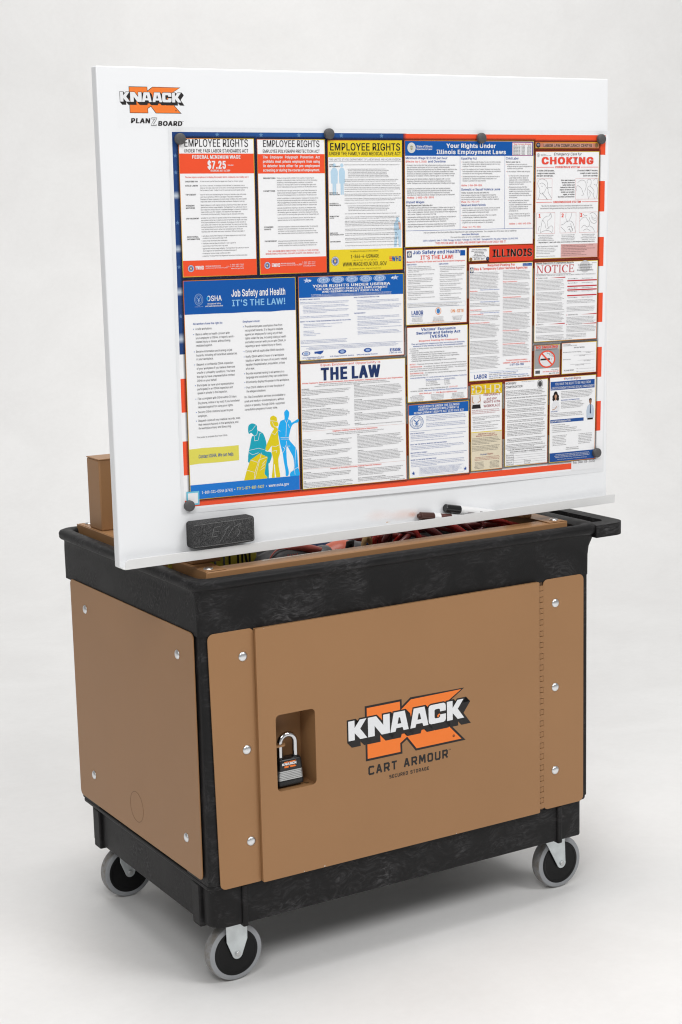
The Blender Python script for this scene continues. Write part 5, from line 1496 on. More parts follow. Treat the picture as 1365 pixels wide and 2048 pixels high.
LINES= [[(137.2, 552.6), (143.5, 550.2), (150.8, 542.3)], [(147.1, 562.4), (152.6, 560.7), (155.2, 552.5)], [(147.8, 562.5), (147.6, 571.6), (155.5, 570.8), (159.0, 558.4), (164.6, 556.6)], [(135.3, 588.9), (141.6, 588.0), (155.9, 586.2), (168.4, 590.0)], [(135.2, 593.1), (142.9, 597.9), (155.6, 594.7)], [(129.5, 626.5), (146.7, 632.1), (156.0, 608.8), (174.3, 604.6)], [(137.9, 607.4), (153.5, 613.5), (156.0, 608.8)], [(146.7, 632.1), (144.7, 646.8)], [(161.9, 595.2), (146.3, 644.8)], [(162.9, 617.8), (170.3, 609.9)], [(160.3, 623.3), (169.2, 616.9)], [(158.6, 628.8), (167.4, 623.9)], [(182.2, 535.4), (190.5, 536.4), (197.3, 537.8)], [(187.3, 537.8), (189.4, 545.0), (196.5, 549.7)], [(185.1, 558.1), (191.4, 563.4), (198.3, 555.4)], [(184.4, 584.1), (192.4, 586.1), (201.2, 582.5)], [(185.7, 594.2), (195.4, 593.4), (193.7, 597.6)], [(213.7, 534.7), (217.5, 542.7), (221.7, 535.2)], [(217.5, 542.7), (215.6, 568.1)], [(204.0, 569.3), (221.7, 570.6)], [(204.3, 572.2), (221.9, 573.4)], [(198.8, 554.1), (203.9, 557.3)], [(217.2, 586.6), (216.7, 576.6)], [(224.4, 587.1), (218.0, 586.7)], [(211.5, 591.8), (214.8, 585.0)], [(208.3, 587.4), (213.1, 591.9), (207.2, 600.0)], [(240.8, 542.9), (233.2, 629.1)], [(224.9, 637.0), (239.6, 629.7), (242.9, 632.8)], [(221.4, 544.4), (223.7, 551.6)], [(232.4, 629.8), (233.6, 643.5)]]
rnd_ = lambda q: [tuple(v_)[:2] for v_ in smooth_path([(a, b, 0) for a, b in q + q[:1]], 3)][:-1]
teal, man, woman = rnd_(teal), rnd_(man), rnd_(woman)
K.poly(teal, TEAL, 4.4); K.poly(man, SKY, 4.5); K.poly(woman, GOLD, 4.6); K.poly(box_, GOLD, 4.7)
for i, ln in enumerate(LINES):
    K.line(ln, .75, (.78, .78, .78), 5.2 + i * .02)
K.rect(10.6, 645.8, 243.1, 673.1, (.006, .175, .60), 5.9)
K.text("1-800-321-OSHA (6742)", 33.2, 664.0, 5.2, 65.3, WHT, .025)
K.disc(102.7, 661, .9, WHT, 7)
K.text("TTY 1-877-889-5627", 106.9, 663.0, 5.4, 59, (.75, .70, .12), .025)
K.disc(170.6, 660.4, .9, WHT, 7)
K.text("www.osha.gov", 175.2, 662.6, 5.4, 44.7, WHT, .025)
done(t)

# 8 service members (federal)
t = notice('userra', "wide blue-print notice with five round seals, below the yellow one"); K = t[0]
K.rect(251, 266.4, 486.4, 305.4, BLUE2, 4.2)
K.text("YOUR RIGHTS UNDER USERRA", 280.7, 286.4, 4.9, 175.5, WHT, .04)
K.text("THE UNIFORMED SERVICES EMPLOYMENT", 286.5, 292.0, 3.7, 164, WHT, .035)
K.text("AND REEMPLOYMENT RIGHTS ACT", 301.2, 297.2, 3.7, 135, WHT, .035)
for k in range(5):
    cx = 305.5 + k * 31.6
    K.disc(cx, 273, 14.0, (.42, .54, .76), 6, 6.4)
    K.disc(cx, 273, 12.6, BLUE2, 6.3, 5.6, 28, .9)
    K.disc(cx, 273, 8.0, (.20, .34, .62), 6.4, 3.8)
    K.line([(cx - 5, 273.5), (cx, 271.5), (cx + 5, 273.5)], 1.1, (.55, .65, .82), 6.6)
    K.line([(cx, 270), (cx, 276)], 1.0, (.60, .68, .84), 6.8)
for cx, s_ in ((268.5, 1), (468.5, -1)):
    K.star(cx, 273, 5.4, (.50, .58, .80), 6, 1.5)
    K.star(cx + 7 * s_, 273.4, 3.0, WHT, 6.3, 1.4)
block(K, 271.5, 299.4, 464, 306, 2.15, EEO, WHT, 1.35, (9, 9), .5, None, .02, True)
H_ = ["REEMPLOYMENT RIGHTS", "HEALTH INSURANCE PROTECTION", "ENFORCEMENT"]
BT = (.06, .13, .36)
K.text("REEMPLOYMENT RIGHTS", 252.5, 309.6, 2.0, 44, BTX, .03, res=1)
block(K, 252.5, 313, 363, 317.5, 2.55, EPPA, BT, 1.55, (9, 9))
block(K, 260, 320, 363, 337.5, 2.55, EPPA, BT, 1.55, (2, 3), .2, BT)
block(K, 252.5, 340, 363, 346, 2.55, EPPA, BT, 1.55, (9, 9))
K.text("RIGHT TO BE FREE FROM DISCRIMINATION AND RETALIATION", 252.5, 351.6, 2.0, 112, BTX, .03, res=1)
block(K, 260, 355, 350, 363.5, 2.55, EPPA, BT, 1.55, (1, 2), .2, BT)
block(K, 260, 368, 310, 380.5, 2.55, EPPA, BT, 1.55, (1, 1), .1, BT)
block(K, 252.5, 386, 363, 394.8, 2.55, EPPA, BT, 1.55, (9, 9))
K.text("HEALTH INSURANCE PROTECTION", 372.6, 309.6, 2.0, 58, BTX, .03, res=1)
block(K, 380, 314, 484, 334.5, 2.55, STATE, BT, 1.55, (3, 4), .7, BT)
K.text("ENFORCEMENT", 372.6, 340, 2.0, 26, BTX, .03, res=1)
block(K, 380, 345, 484, 381, 2.55, STATE, BT, 1.55, (2, 4), .7, BT)
K.rect(252.5, 397.5, 484, 397.9, BT, 6)
block(K, 262, 399.3, 476, 405.6, 2.2, EPPA, BT, 1.4, (9, 9), .5, None, 0, True)
for cx in (264, 344.5, 402.5):
    K.disc(cx, 411.5, 9.0, BTX, 6, 4.2, 26, .80 if cx < 300 else 0)
    K.disc(cx, 411.5, 5.0, (.30, .42, .66), 6.3, 2.6)
K.poly([(282, 409), (303, 407.5), (301, 411), (296, 414.5), (287, 412.5), (283, 413)], BTX, 6)
for s_, x, y, w in (("U.S. Department of Labor", 255.9, 420.6, 48), ("1-866-487-2365", 264, 423.7, 32), ("U.S. Department of Justice", 317, 420.6, 54), ("Office of Special Counsel", 377, 420.6, 48), ("1-800-336-4590", 451, 420.6, 31)):
    K.text(s_, x, y, 2.2, w, BTX, .03, res=1)
K.text("ESGR", 453, 416.5, 5.6, 26, BTX, .05)
done(t)

# 9 equal opportunity
t = notice('eeo', "dense white notice with huge navy heading THE LAW"); K = t[0]
K.text("Equal Employment Opportunity is", 294.8, 437.4, 4.2, 136.5, TXR, 0)
K.text("THE LAW", 294.4, 464.2, 22.5, 136.5, (.012, .032, .125), .075)
K.text("Private Employers, State and Local Governments, Educational Institutions, Employment Agencies and Labor Organizations", 254.2, 469.9, 2.5, 229, TXR, .03, res=1)
K.text("Applicants to and employees of most private employers, state and local governments, educational institutions,", 290, 473.2, 2.0, 155, GREY, 0, res=1)
K.text("employment agencies and labor organizations are protected under Federal law from discrimination on the following bases:", 281, 476.4, 2.0, 172, GREY, 0, res=1)
DG = (.075, .075, .08)
HE = ["RACE, COLOR, RELIGION, SEX, NATIONAL ORIGIN", "DISABILITY", "AGE", "SEX (WAGES)", "GENETICS", "RETALIATION"]
for (a, b, c, d) in ((252, 479, 365, 560.5), (369.5, 477.5, 484.5, 558), (252, 577, 365, 633.5), (375, 575, 485.3, 631.5), (252, 641, 365, 672.0), (375, 640.5, 485, 669)):
    block(K, a, b, c, d, 2.85, EEO, DG, 1.75, (4, 9), 1.1, None, .006, False, True, .80, HE)
K.text("Employers Holding Federal Contracts or Subcontracts", 319.1, 566, 2.8, 103, TXR, .03, res=1)
K.text("Applicants to and employees of companies with a Federal government contract or subcontract", 305, 569.6, 1.9, 132, GREY, 0, res=1)
K.text("are protected under Federal law from discrimination on the following bases:", 319, 572.6, 1.9, 104, GREY, 0, res=1)
K.text("Programs or Activities Receiving Federal Financial Assistance", 312.2, 639, 2.8, 117.5, TXR, .03, res=1)
K.rect(252, 561.4, 486, 561.7, (.6, .3, .25), 5); K.rect(252, 635, 486, 635.3, (.6, .3, .25), 5)
K.text("EEOC-P/E-1 (Revised 11/09)", 449, 672, 1.8, 36, GREY, 0, res=1)
done(t)

# 10 state job safety
t = notice('iljsh', "state job safety notice with blue and red title lines"); K = t[0]
K.rect(496.5, 223.5, 507, 235.5, NAVY, 5)
seal(K, 501.7, 229.5, 4.0, 4.4, (.6, .6, .58), (.7, .7, .66), (.35, .33, .20))
K.text("Job Safety and Health", 509.5, 229.2, 6.6, 113, BTX, .03)
K.text("IT'S THE LAW!", 527.2, 240, 7.6, 79.5, TXR, .03)
K.rect(623, 223.8, 635, 234.6, BLUE, 5)
K.text("Required Posting for State and Local Government Employers", 494.8, 245.6, 2.8, 140.4, TXR, .03, res=1)
K.text("EMPLOYEES:", 495, 250.6, 2.3, 24, BTX, .03, res=1)
K.text("EMPLOYERS:", 571, 251.0, 2.3, 24, BTX, .03, res=1)
block(K, 498, 252.6, 562.6, 322, 3.3, STATE, GREY, 2.0, (2, 4), .45, GREY)
block(K, 573.5, 253.6, 635, 322, 3.3, EPPA, GREY, 2.0, (2, 4), .45, GREY)
K.frame(496.4, 324.5, 635.2, 333.2, .35, (.35, .42, .58), 5)
block(K, 498, 325.8, 633.6, 332.6, 2.7, EEO, GREY, 1.6, (9, 9))
K.text("LABOR", 505, 347.8, 8.0, 28.4, BTX, .03)
K.disc(569.5, 342.2, 7.0, (.80, .28, .06), 6, 7.2, 28, .84)
K.disc(569.5, 342.2, 4.0, (.06, .22, .50), 6.3, 5.0)
K.text("ON-SITE", 599.2, 346.4, 6.0, 32.6, (.80, .28, .06), .02)
K.text("www.illinois.gov/idol", 505, 351.2, 2.2, 27, BLUE2, .01, res=1)
for cx in (519, 569.5, 615.5):
    block(K, cx - 14, 353, cx + 14, 361.8, 2.3, FLSA, GREY, 1.5, (9, 9), .5, None, 0, True)
K.text("www.worksafe.illinois.gov", 555, 363.3, 1.8, 29, (.80, .28, .06), .01, res=1)
block(K, 500, 364, 632, 366, 2.0, STATE, GREY, 1.3, (9, 9))
done(t)

# 11 safety act
t = notice('vessa', "white notice with three bold blue title lines in the middle column"); K = t[0]
K.text("Victims' Economic", 527.8, 379.6, 4.8, 84, BTX, .04)
K.text("Security and Safety Act", 516, 386.6, 4.9, 107, BTX, .04)
K.text("(VESSA)", 548.5, 394.4, 5.4, 44.6, BTX, .04)
K.text("Required Posting for Employers", 522.3, 400.9, 2.9, 95, TXR, .03, res=1)
K.text("This act applies to employees who are victims of domestic", 504, 406.6, 2.6, 130, BTX, .025, res=1)
K.text("violence of any kind by a family or household member", 508, 410.9, 2.6, 121, BTX, .025, res=1)
_q = 136.0 / K.measure("A victim or family member may use this time off as needed.  It may be taken in", 2.6)
for k, s_ in enumerate(("A victim or family member may use this time off as needed.  It may be taken in", "increments.", "A victim or family member may use this time to:", "Seek medical attention for injuries related to domestic violence.", "Obtain counseling or other aid from a victim services organization.", "Taking action to further protect their safety, or", "Seeking legal assistance or participating in court proceedings.")):
    x = 502 + (4 if k > 2 else 0)
    K.text(s_, x, 415.6 + k * 4.05, 2.6, K.measure(s_, 2.6, _q), GREY, 0, res=1)
    if k != 1:
        K.disc(x - 2, 414.6 + k * 4.05, .5, GREY, 7, None, 8)
for h, s_, y in (("NOTICE", " - Employee shall provide employer with 48 hours notice before their leave.", 446.6), ("CERTIFICATION", " - An employer may require the employee to provide certification of", 451.6), ("", "domestic violence and that leave is to address domestic violence.  This information is", 455.6), ("", "to be kept in the strictest of confidence by the employer.", 459.6), ("DISCRIMINATION", " - An employer may not discriminate against any employee for", 464.6), ("", "using leave under this law.", 468.6)):
    w = K.text(h, 500, y, 2.5, None, TXR, .02, res=1) if h else 0
    K.text(s_, 500 + w, y, 2.5, min(K.measure(s_, 2.5, _q), 138 - w), GREY, 0, res=1)
K.text("Leave permitted during a 12-month period under the act based on number of employees", 500.6, 473.6, 2.5, 138, BTX, .01, res=1)
for k, (a, b) in enumerate((("Number of employees", "Leave permitted"), ("1-14 employees", "4 weeks"), ("15-49 employees", "8 weeks"), ("50 or more employees", "12 weeks"))):
    K.text(a, 538, 478.2 + k * 3.7, 2.4, None, BTX if k == 0 else GREY, 0, res=1)
    K.text(b, 583, 478.2 + k * 3.7, 2.4, None, BTX if k == 0 else GREY, 0, res=1)
K.rect(538, 478.9, 611, 479.15, BTX, 6)
K.text("For information on filing a complaint please call:", 521, 495.6, 2.5, 72, GREY, .01, res=1)
K.text("312.793.6797", 595, 495.6, 2.5, 21, TXR, .01, res=1)
K.text("or visit the website:", 501, 499.8, 2.5, 31, GREY, .01, res=1)
K.text("https://www2.illinois.gov/idol/Laws-Rules/CONMED/Pages/vessa.aspx", 534, 499.8, 2.5, 104, BLUE2, .01, res=1)
K.text("labor.illinois.gov    *    DOL.Questions@Illinois.gov", 522, 505.2, 2.5, 92, TXR, .02, res=1)
for cx in (517, 566, 616):
    block(K, cx - 18, 507, cx + 18, 519, 2.55, FLSA, GREY, 1.7, (9, 9), .5, None, 0, True)
done(t)

# 12 state service member
t = notice('serv', "blue-print notice with a round state seal and two stars at its foot"); K = t[0]
K.rect(496.4, 526, 642.3, 546.2, BLUE2, 4.2)
for s_, a, b, y in (("YOUR RIGHTS UNDER THE ILLINOIS", 518.5, 619.5, 532.4), ("SERVICE MEMBER EMPLOYMENT &", 519, 618, 538.2), ("REEMPLOYMENT RIGHTS ACT (330 ILCS 61)", 508, 630, 544.4)):
    K.text(s_, a, y, 4.2, b - a, WHT, .03, .2)
line_seal(K, 515, 560.7, 16.5, 13.5, (.10, .20, .44))
block(K, 538, 549, 640, 572.5, 3.1, EPPA, BT, 1.8, (3, 4), .8)
K.rect(498, 578.4, 641, 578.8, BT, 5)
HB = ["WHO IS PROTECTED?", "WHAT ARE THE RIGHTS, BENEFITS AND OBLIGATIONS?", "WHO ENFORCES ISERRA?", "WHERE TO FIND MORE INFORMATION?"]
for (a, b, h) in ((582, 600, 0), (604, 618, 1), (621, 631, 2), (635, 650, 3)):
    K.text(HB[h], 499, a + 2, 2.2, None, BTX, .03, res=1)
    block(K, 500, a + 4, 640, b, 3.0, STATE, BT, 1.75, (3, 6), .5)
K.frame(520, 652, 628, 668.8, .3, (.4, .48, .66), 5)
block(K, 522, 653.2, 626, 668, 2.3, EPPA, BT, 1.5, (9, 9))
K.star(505.6, 663, 4.6, BTX, 6); K.star(633.5, 663, 4.6, BTX, 6)
done(t)

# 13 reorder sticker
t = notice('stick', "small white card beside the state name"); K = t[0]
for k, s_ in enumerate(("To Reorder Posters Contact:", "Labor Law Compliance Center", "23855 Gosling Rd.", "Spring, TX 77389", "www.laborlawcc.com", "Posters@laborlawcc.com")):
    K.text(s_, 669.5, 224.6 + k * 2.95, 1.9, None, BLK, .02, 0, 'c', res=1, maxw=42)
K.text("800-801-0597", 669.5, 243.6, 2.6, 26, BLK, .03, 0, 'c', res=1)
K.disc(649, 242.6, 3.6, (.24, .14, .06), 6); K.disc(690.5, 242.4, 4.0, (.02, .02, .03), 6); K.disc(690.5, 242, 2.2, (.10, .14, .30), 6.4)
done(t)

# 14 day labor
t = notice('day', "tall two-column notice with red headings right of centre"); K = t[0]
K.rect(647, 259, 655.5, 270, NAVY, 5)
seal(K, 651.2, 264.5, 3.6, 4.4, (.6, .6, .58), (.7, .7, .66), (.35, .33, .20))
K.text("Required Posting For", 690.1, 257.8, 4.6, 69.5, TXR, .025)
K.text("Day & Temporary Labor Service Agencies", 656.7, 264.4, 4.6, 134.7, TXR, .025)
K.rect(779, 253.6, 802.5, 259.5, BLUE, 5)
K.text("State of Illinois", 780.5, 256.0, 1.6, 13, WHT, .01, res=1); K.text("Department of Labor", 780.5, 258.5, 1.6, 20, WHT, .01, res=1)
y = 268.5
for h, n in ((None, 34), ("Registration", 18), (None, 10), ("Online Application", 3), ("To Create a Public ID", 11), ("Required Notices to Employees", 30), (None, 29), (None, 40), (None, 16)):
    if h:
        K.text(h, 646.6, y + 1.6, 2.2, None, TXR, .03, res=1)
        y += 3.0
    e = min(y + n, 463)
    block(K, 646.6, y, 722.8, e, 2.85, STATE, DG, 1.75, (30, 30))
    y = e + 3.2
for yy in (305, 329, 351):
    K.text("https://www.illinois.gov/idol", 672, yy, 1.9, 48, BLUE2, .01, 0, 'l', 7.4, 1)
y = 267
for h, n in ((None, 20), ("Wages and Deductions", 26), ("Recordkeeping Requirements", 24), ("Transportation", 33), ("Placement Fee Restrictions", 22), ("Worker Retaliation Prohibited/Private", 30)):
    if h:
        K.text(h, 728.8, y + 1.6, 2.2, None, TXR, .03, res=1)
        y += 3.0
    e = min(y + n, 440)
    block(K, 728.8, y, 803, e, 2.85, EEO, DG, 1.75, (30, 30))
    y = e + 2.2
K.text("To report violations or make a", 765, 450.2, 3.0, 55, TXR, .025, 0, 'c', res=1)
K.text("complaint, call our toll-free hotline at:", 765, 455, 3.0, 71, TXR, .025, 0, 'c', res=1)
K.text("1-877-314-7052", 765.5, 460.2, 4.0, 37, BTX, .03, 0, 'c')
K.text("Printed by the Authority of the State of Illinois   IOCI 20-024", 737, 466, 1.6, 62, GREY, 0, res=1)
K.rect(647, 468.6, 803.5, 468.9, (.2, .4, .62), 5)
K.text("LABOR", 656.4, 482.3, 8.0, 32.7, BTX, .03)
K.text("For more information or to file a complaint, contact us at:", 694, 472.8, 2.1, 75, BLUE2, .01, res=1)
K.text("160 N. LaSalle St, Suite C-1300, Chicago, IL 60601", 694, 476.4, 2.2, 70, GREY, .01, res=1)
K.text("Visit our website:  https://www.illinois.gov/idol/Pages/Complaints.aspx", 694, 480, 2.2, 101, BLUE2, .01, res=1)
K.text("Chicago 312.793.2800  *  Springfield 217.782.6206  *  Marion 618.993.7090", 694, 483.9, 2.2, 104, GREY, .02, res=1)
done(t)

# 15 unemployment notice
t = notice('notice', "notice with large red serif title and dark red rules"); K = t[0]
K.text("Illinois Department of Employment Security", 813.5, 256.4, 2.7, 98.5, BLK, .03, res=1)
K.rect(812.4, 257.6, 906, 257.9, BLK, 6); K.rect(960, 256.6, 973, 257.0, BLK, 6); K.rect(812.4, 277.6, 905, 278.0, BLK, 6)
CR = (.55, .035, .045)
# serif capitals drawn from bars and strokes
def serif(s_, x, y, cap, width):
    adv = {'N': 1.12, 'O': 1.12, 'T': .92, 'I': .50, 'C': 1.0, 'E': .90}
    tot = sum(adv[c] for c in s_)
    k = width / tot
    px = x
    i = 0
    for c in s_:
        a = adv[c] * k * .92
        L = 7 + i * .15
        X = lambda u: px + u * a
        Y = lambda v: y - v * cap
        thick, thin, ser = cap * .15, cap * .055, cap * .05
        def vst(u, w):
            K.rect(X(u) - w / 2, Y(1), X(u) + w / 2, Y(0), CR, L)
        def srf(u, v, w):
            K.rect(X(u) - w / 2, Y(v) - (0 if v > .5 else ser), X(u) + w / 2, Y(v) + (ser if v > .5 else 0), CR, L + .05)
        if c == 'N':
            vst(.17, thin); vst(.85, thin)
            K.tris([(X(.08), Y(1)), (X(.08) + thick * 1.35, Y(1)), (X(.85) + thin / 2, Y(-.02)), (X(.85) - thick * 1.0, Y(.02))], [(0, 1, 2), (0, 2, 3)], L + .02, CR)
            srf(.12, 1, a * .24); srf(.17, 0, a * .30); srf(.85, 1, a * .30)
        elif c == 'O':
            K.poly([(X(.5 + .48 * math.cos(q * math.pi / 18)), Y(.5 + .52 * math.sin(q * math.pi / 18))) for q in range(36)], CR, L, [[(X(.5 + .30 * math.cos(q * math.pi / 18)), Y(.5 + .465 * math.sin(q * math.pi / 18))) for q in range(36)]])
        elif c == 'T':
            vst(.5, thick); K.rect(X(.02), Y(1), X(.98), Y(1) + thin, CR, L + .02); srf(.5, 0, a * .44)
            for u in (.05, .95):
                K.rect(X(u) - ser * .8, Y(1), X(u) + ser * .8, Y(.76), CR, L + .04)
        elif c == 'I':
            vst(.5, thick); srf(.5, 1, a * .78); srf(.5, 0, a * .78)
        elif c == 'C':
            out = [(X(.53 + .50 * math.cos(math.radians(q))), Y(.5 + .52 * math.sin(math.radians(q)))) for q in range(42, 321, 9)]
            inn = [(X(.56 + .33 * math.cos(math.radians(q))), Y(.5 + .455 * math.sin(math.radians(q)))) for q in range(318, 41, -9)]
            K.poly(out + inn, CR, L); K.rect(X(.88), Y(.96), X(.88) + ser * 1.4, Y(.66), CR, L + .05)
        elif c == 'E':
            vst(.22, thick); srf(.2, 0, a * .3)
            for v, u in ((1, .90), (.53, .70), (.055, .95)):
                K.rect(X(.06 if v != .53 else .22), Y(v), X(u), Y(v) + thin, CR, L + .02)
            for v0, v1, u in ((1, .76, .88), (.65, .40, .68), (.25, 0, .93)):
                K.rect(X(u) - ser * .7, Y(v0), X(u) + ser * .7, Y(v1), CR, L + .04)
        px += adv[c] * k
        i += 1
serif("NOTICE", 814.2, 275.0, 15.4, 100.5)
K.disc(942, 264.5, 14.5, (.60, .60, .61), 4.5, 12.5)
for k, s_ in enumerate(("to workers about", "Unemployment", "Insurance Benefits")):
    K.text(s_, 942.5, 262.5 + k * 5.4, 3.6, None, GREY, 0, 0, 'c', 7, 2, maxw=51)
K.text("THE POSTING OF THIS NOTICE IS REQUIRED BY THE ILLINOIS UNEMPLOYMENT INSURANCE ACT.", 812.8, 281.2, 2.0, 159, GREY, 0, res=1)
for x, y, s_, x2 in ((814.4, 286.5, "FILING A CLAIM", 890), (814.4, 381, "BENEFITS", 890), (894.6, 364, "REPORTING TIPS", 975), (894.6, 383.5, "TAXATION OF BENEFITS", 975)):
    K.rect(x, y - 2, x + 1.8, y - .2, CR, 6); K.text(s_, x + 4, y, 2.2, None, GREY, .01, res=1)
    K.poly([(x2 - 42, y - .9), (x2, y - 2.4), (x2, y - .3)], CR, 6)
for a, b, c, d in ((814.4, 289, 890, 310), (814.4, 314, 890, 332), (814.4, 336, 890, 352), (816.5, 355, 890, 378), (814.4, 384, 890, 399), (814.4, 402, 890, 412), (894.6, 332, 975, 341), (894.6, 346, 975, 358), (894.6, 367, 975, 380), (894.6, 386, 975, 399), (894.6, 402, 950, 409)):
    block(K, a, b, c, d, 2.75, FLSA, DG, 1.65, (30, 30))
for y in (291.5, 303, 310.5, 322):
    K.rect(895.5, y, 974.5, y + 2.5, CR, 6)
for y in (289.5, 298.5, 308.8, 315.5, 328.5):
    K.text("Base Period Quarter", 897, y, 1.8, 26, GREY, 0, res=1); K.text("Benefit Year Begins Jan. 1", 934, y, 1.8, 30, GREY, 0, res=1)
K.text("Printed by the Authority of the State of Illinois", 850, 413, 1.7, 60, GREY, 0, res=1)
done(t)

# 16 no smoking
t = notice('nosmoke', "small grey no-smoking sign with red prohibition circle"); K = t[0]
K.rect(811.2, 431.5, 877.5, 470.5, (.34, .34, .345), 4.2)
K.rect(811.2, 423.2, 877.5, 431.5, (.45, .45, .455), 4.1)
K.text("NO SMOKING", 814.6, 429.2, 5.4, 58, TXR, .045)
K.text("Indoors or Within 15 Feet of Entrance", 815, 432.4, 2.0, 57, BLK, .03, res=1)
K.disc(844, 451.5, 22.0, (.76, .76, .77), 5, 17.4)
K.rect(827, 450.0, 852, 453.6, BLK, 5.4); K.rect(853, 450.2, 859, 453.4, (.75, .75, .75), 5.4); K.rect(855.5, 450.2, 856.5, 453.4, TXR, 5.5)
K.line([tuple(p_)[:2] for p_ in smooth_path([(857, 448, 0), (858, 444, 0), (851, 443.5, 0), (850, 440, 0), (844, 439.5, 0), (845, 436.5, 0)], 5)], .8, BLK, 5.6)
K.line([tuple(p_)[:2] for p_ in smooth_path([(860, 448, 0), (862, 443, 0), (855, 440.8, 0), (853, 436.5, 0)], 5)], .8, BLK, 5.8)
K.disc(844, 451.5, 22.4, (.80, .09, .045), 7, 18.0, 36, .84)
K.poly([(828.5, 440.2), (831, 437.8), (859.5, 462.8), (857, 465.2)], (.80, .09, .045), 7.3)
K.rect(814, 474.2, 826, 480.6, GREY, 5); K.text("To file a complaint:", 875, 474.8, 1.9, 20, GREY, .01, 0, 'r', res=1)
K.text("www.smoke-free.illinois.gov", 876, 478.4, 2.4, 43, TXR, .02, 0, 'r', res=1); K.text("866-973-4646", 876, 482.6, 2.4, 26, BLK, .03, 0, 'r', res=1)
done(t)

# 17 pay day
t = notice('pay', "nearly blank pay day card with ruled lines"); K = t[0]
K.text("STATE OF ILLINOIS", 887, 425, 1.8, 20, GREY, 0, res=1); K.text("ILLINOIS DEPARTMENT OF LABOR", 887, 427.4, 1.8, 36, GREY, 0, res=1)
K.text("PAY DAY NOTICE", 930, 432.6, 2.5, 29, BLK, .02, 0, 'c', res=1)
for y, s_ in ((441, "REGULAR PAYDAYS FOR EMPLOYEES OF"), (456, "ARE AS FOLLOWS")):
    K.text(s_, 887, y, 1.7, None, GREY, .01, res=1)
for a, b, y, s_, x in ((926, 972, 441, "(Firm Name)", 948), (915, 972, 447, "(Days of Week)", 930), (926, 972, 458, "(Hours and Place)", 942), (906, 962, 466, "and (Dates and Hours)", 920), (928, 972, 476, "By:", 924), (928, 972, 482, "Title:", 923)):
    K.rect(a, y, b, y + .25, GREY, 6); K.text(s_, x, y + (2.6 if y < 470 else 0), 1.6, None, GREY, .01, res=1)
K.text("PLEASE POST", 889.6, 479.2, 2.6, 27.5, BLK, .01, res=1)
done(t)

# 18 pregnancy rights
t = notice('idhr', "narrow yellow and cream notice with a small torso picture"); K = t[0]
K.rect(649, 494.1, 727.1, 514.4, (.76, .52, .008), 4.2)
for (ch, a, b) in (("I", 650, 655.5), ("D", 658, 678), ("H", 681, 702), ("R", 705, 725)):
    K.text(ch, a, 512.6, 16.6, b - a, (.78, .72, .52), -.012)
    for x in ((a, b) if ch == "H" else (a,)):
        K.rect(x - 1.5, 496.0, x + 3, 496.6, (.78, .72, .52), 7.4); K.rect(x - 1.5, 512.2, x + 3, 512.8, (.78, .72, .52), 7.4)
K.disc(654, 503, 2.9, WHT, 8); K.disc(654, 503, 2.1, GREY, 8.3, None, 20, .8)
K.text("State of Illinois", 660, 502.4, 1.8, 18, (.35, .12, .01), .01, layer=8, res=1); K.text("Department of Human Rights", 660, 505, 1.8, 33, (.35, .12, .01), .01, layer=8, res=1)
K.rect(649.8, 516, 673.6, 543, (.66, .60, .55), 4.4)
K.poly([(655, 516), (668, 516), (671, 524), (673, 533), (671, 536), (653.5, 536), (652, 524)], (.78, .77, .77), 5)
K.poly([(653, 534.5), (671.5, 534.5), (673.4, 542.8), (651, 542.8)], (.015, .014, .016), 5.4)
K.line([(653.5, 519), (652, 528), (657, 532)], 2.2, (.55, .33, .22), 5.6)
K.line([(671, 520), (673, 527), (666, 531)], 2.0, (.55, .33, .22), 5.8)
MR = (.34, .035, .05)
for s_, a, b, y in (("PREGNANCY", 680.4, 722.8, 518.4), ("and your", 688, 714.2, 526.4), ("RIGHTS in the", 680.4, 722.9, 533), ("WORKPLACE", 680.5, 722.9, 541.4)):
    K.text(s_, a, y, 5.2, b - a, MR, .008)
block(K, 651, 545, 726, 556, 3.3, EPPA, (.36, .06, .06), 2.1, (9, 9))
block(K, 653, 559, 726, 589, 3.0, STATE, GREY, 1.9, (2, 4), .5, GREY)
K.rect(649, 590.4, 727.1, 591.8, (.76, .58, .02), 4.6)
K.rect(649, 591.8, 727.1, 669.1, (.74, .66, .50), 4.2)
K.text("PREGNANCY and your", 688, 596.6, 2.5, 42, MR, .01, 0, 'c', res=1); K.text("RIGHTS in the WORKPLACE", 688, 600.6, 2.5, 54, MR, .01, 0, 'c', res=1)
block(K, 651, 603, 726, 631, 2.9, EEO, GREY, 1.8, (4, 5), .6)
K.text("Human", 672, 639, 3.4, 17, BTX, .01); K.text("Rights", 690, 639, 3.4, 15, MR, 0)
block(K, 654, 642, 724, 650, 2.7, FLSA, (.36, .06, .06), 1.7, (9, 9), .5, None, 0, True)
for cx in (669, 708):
    block(K, cx - 14, 652, cx + 14, 666, 2.5, STATE, GREY, 1.6, (9, 9), .5, None, 0, True)
done(t)

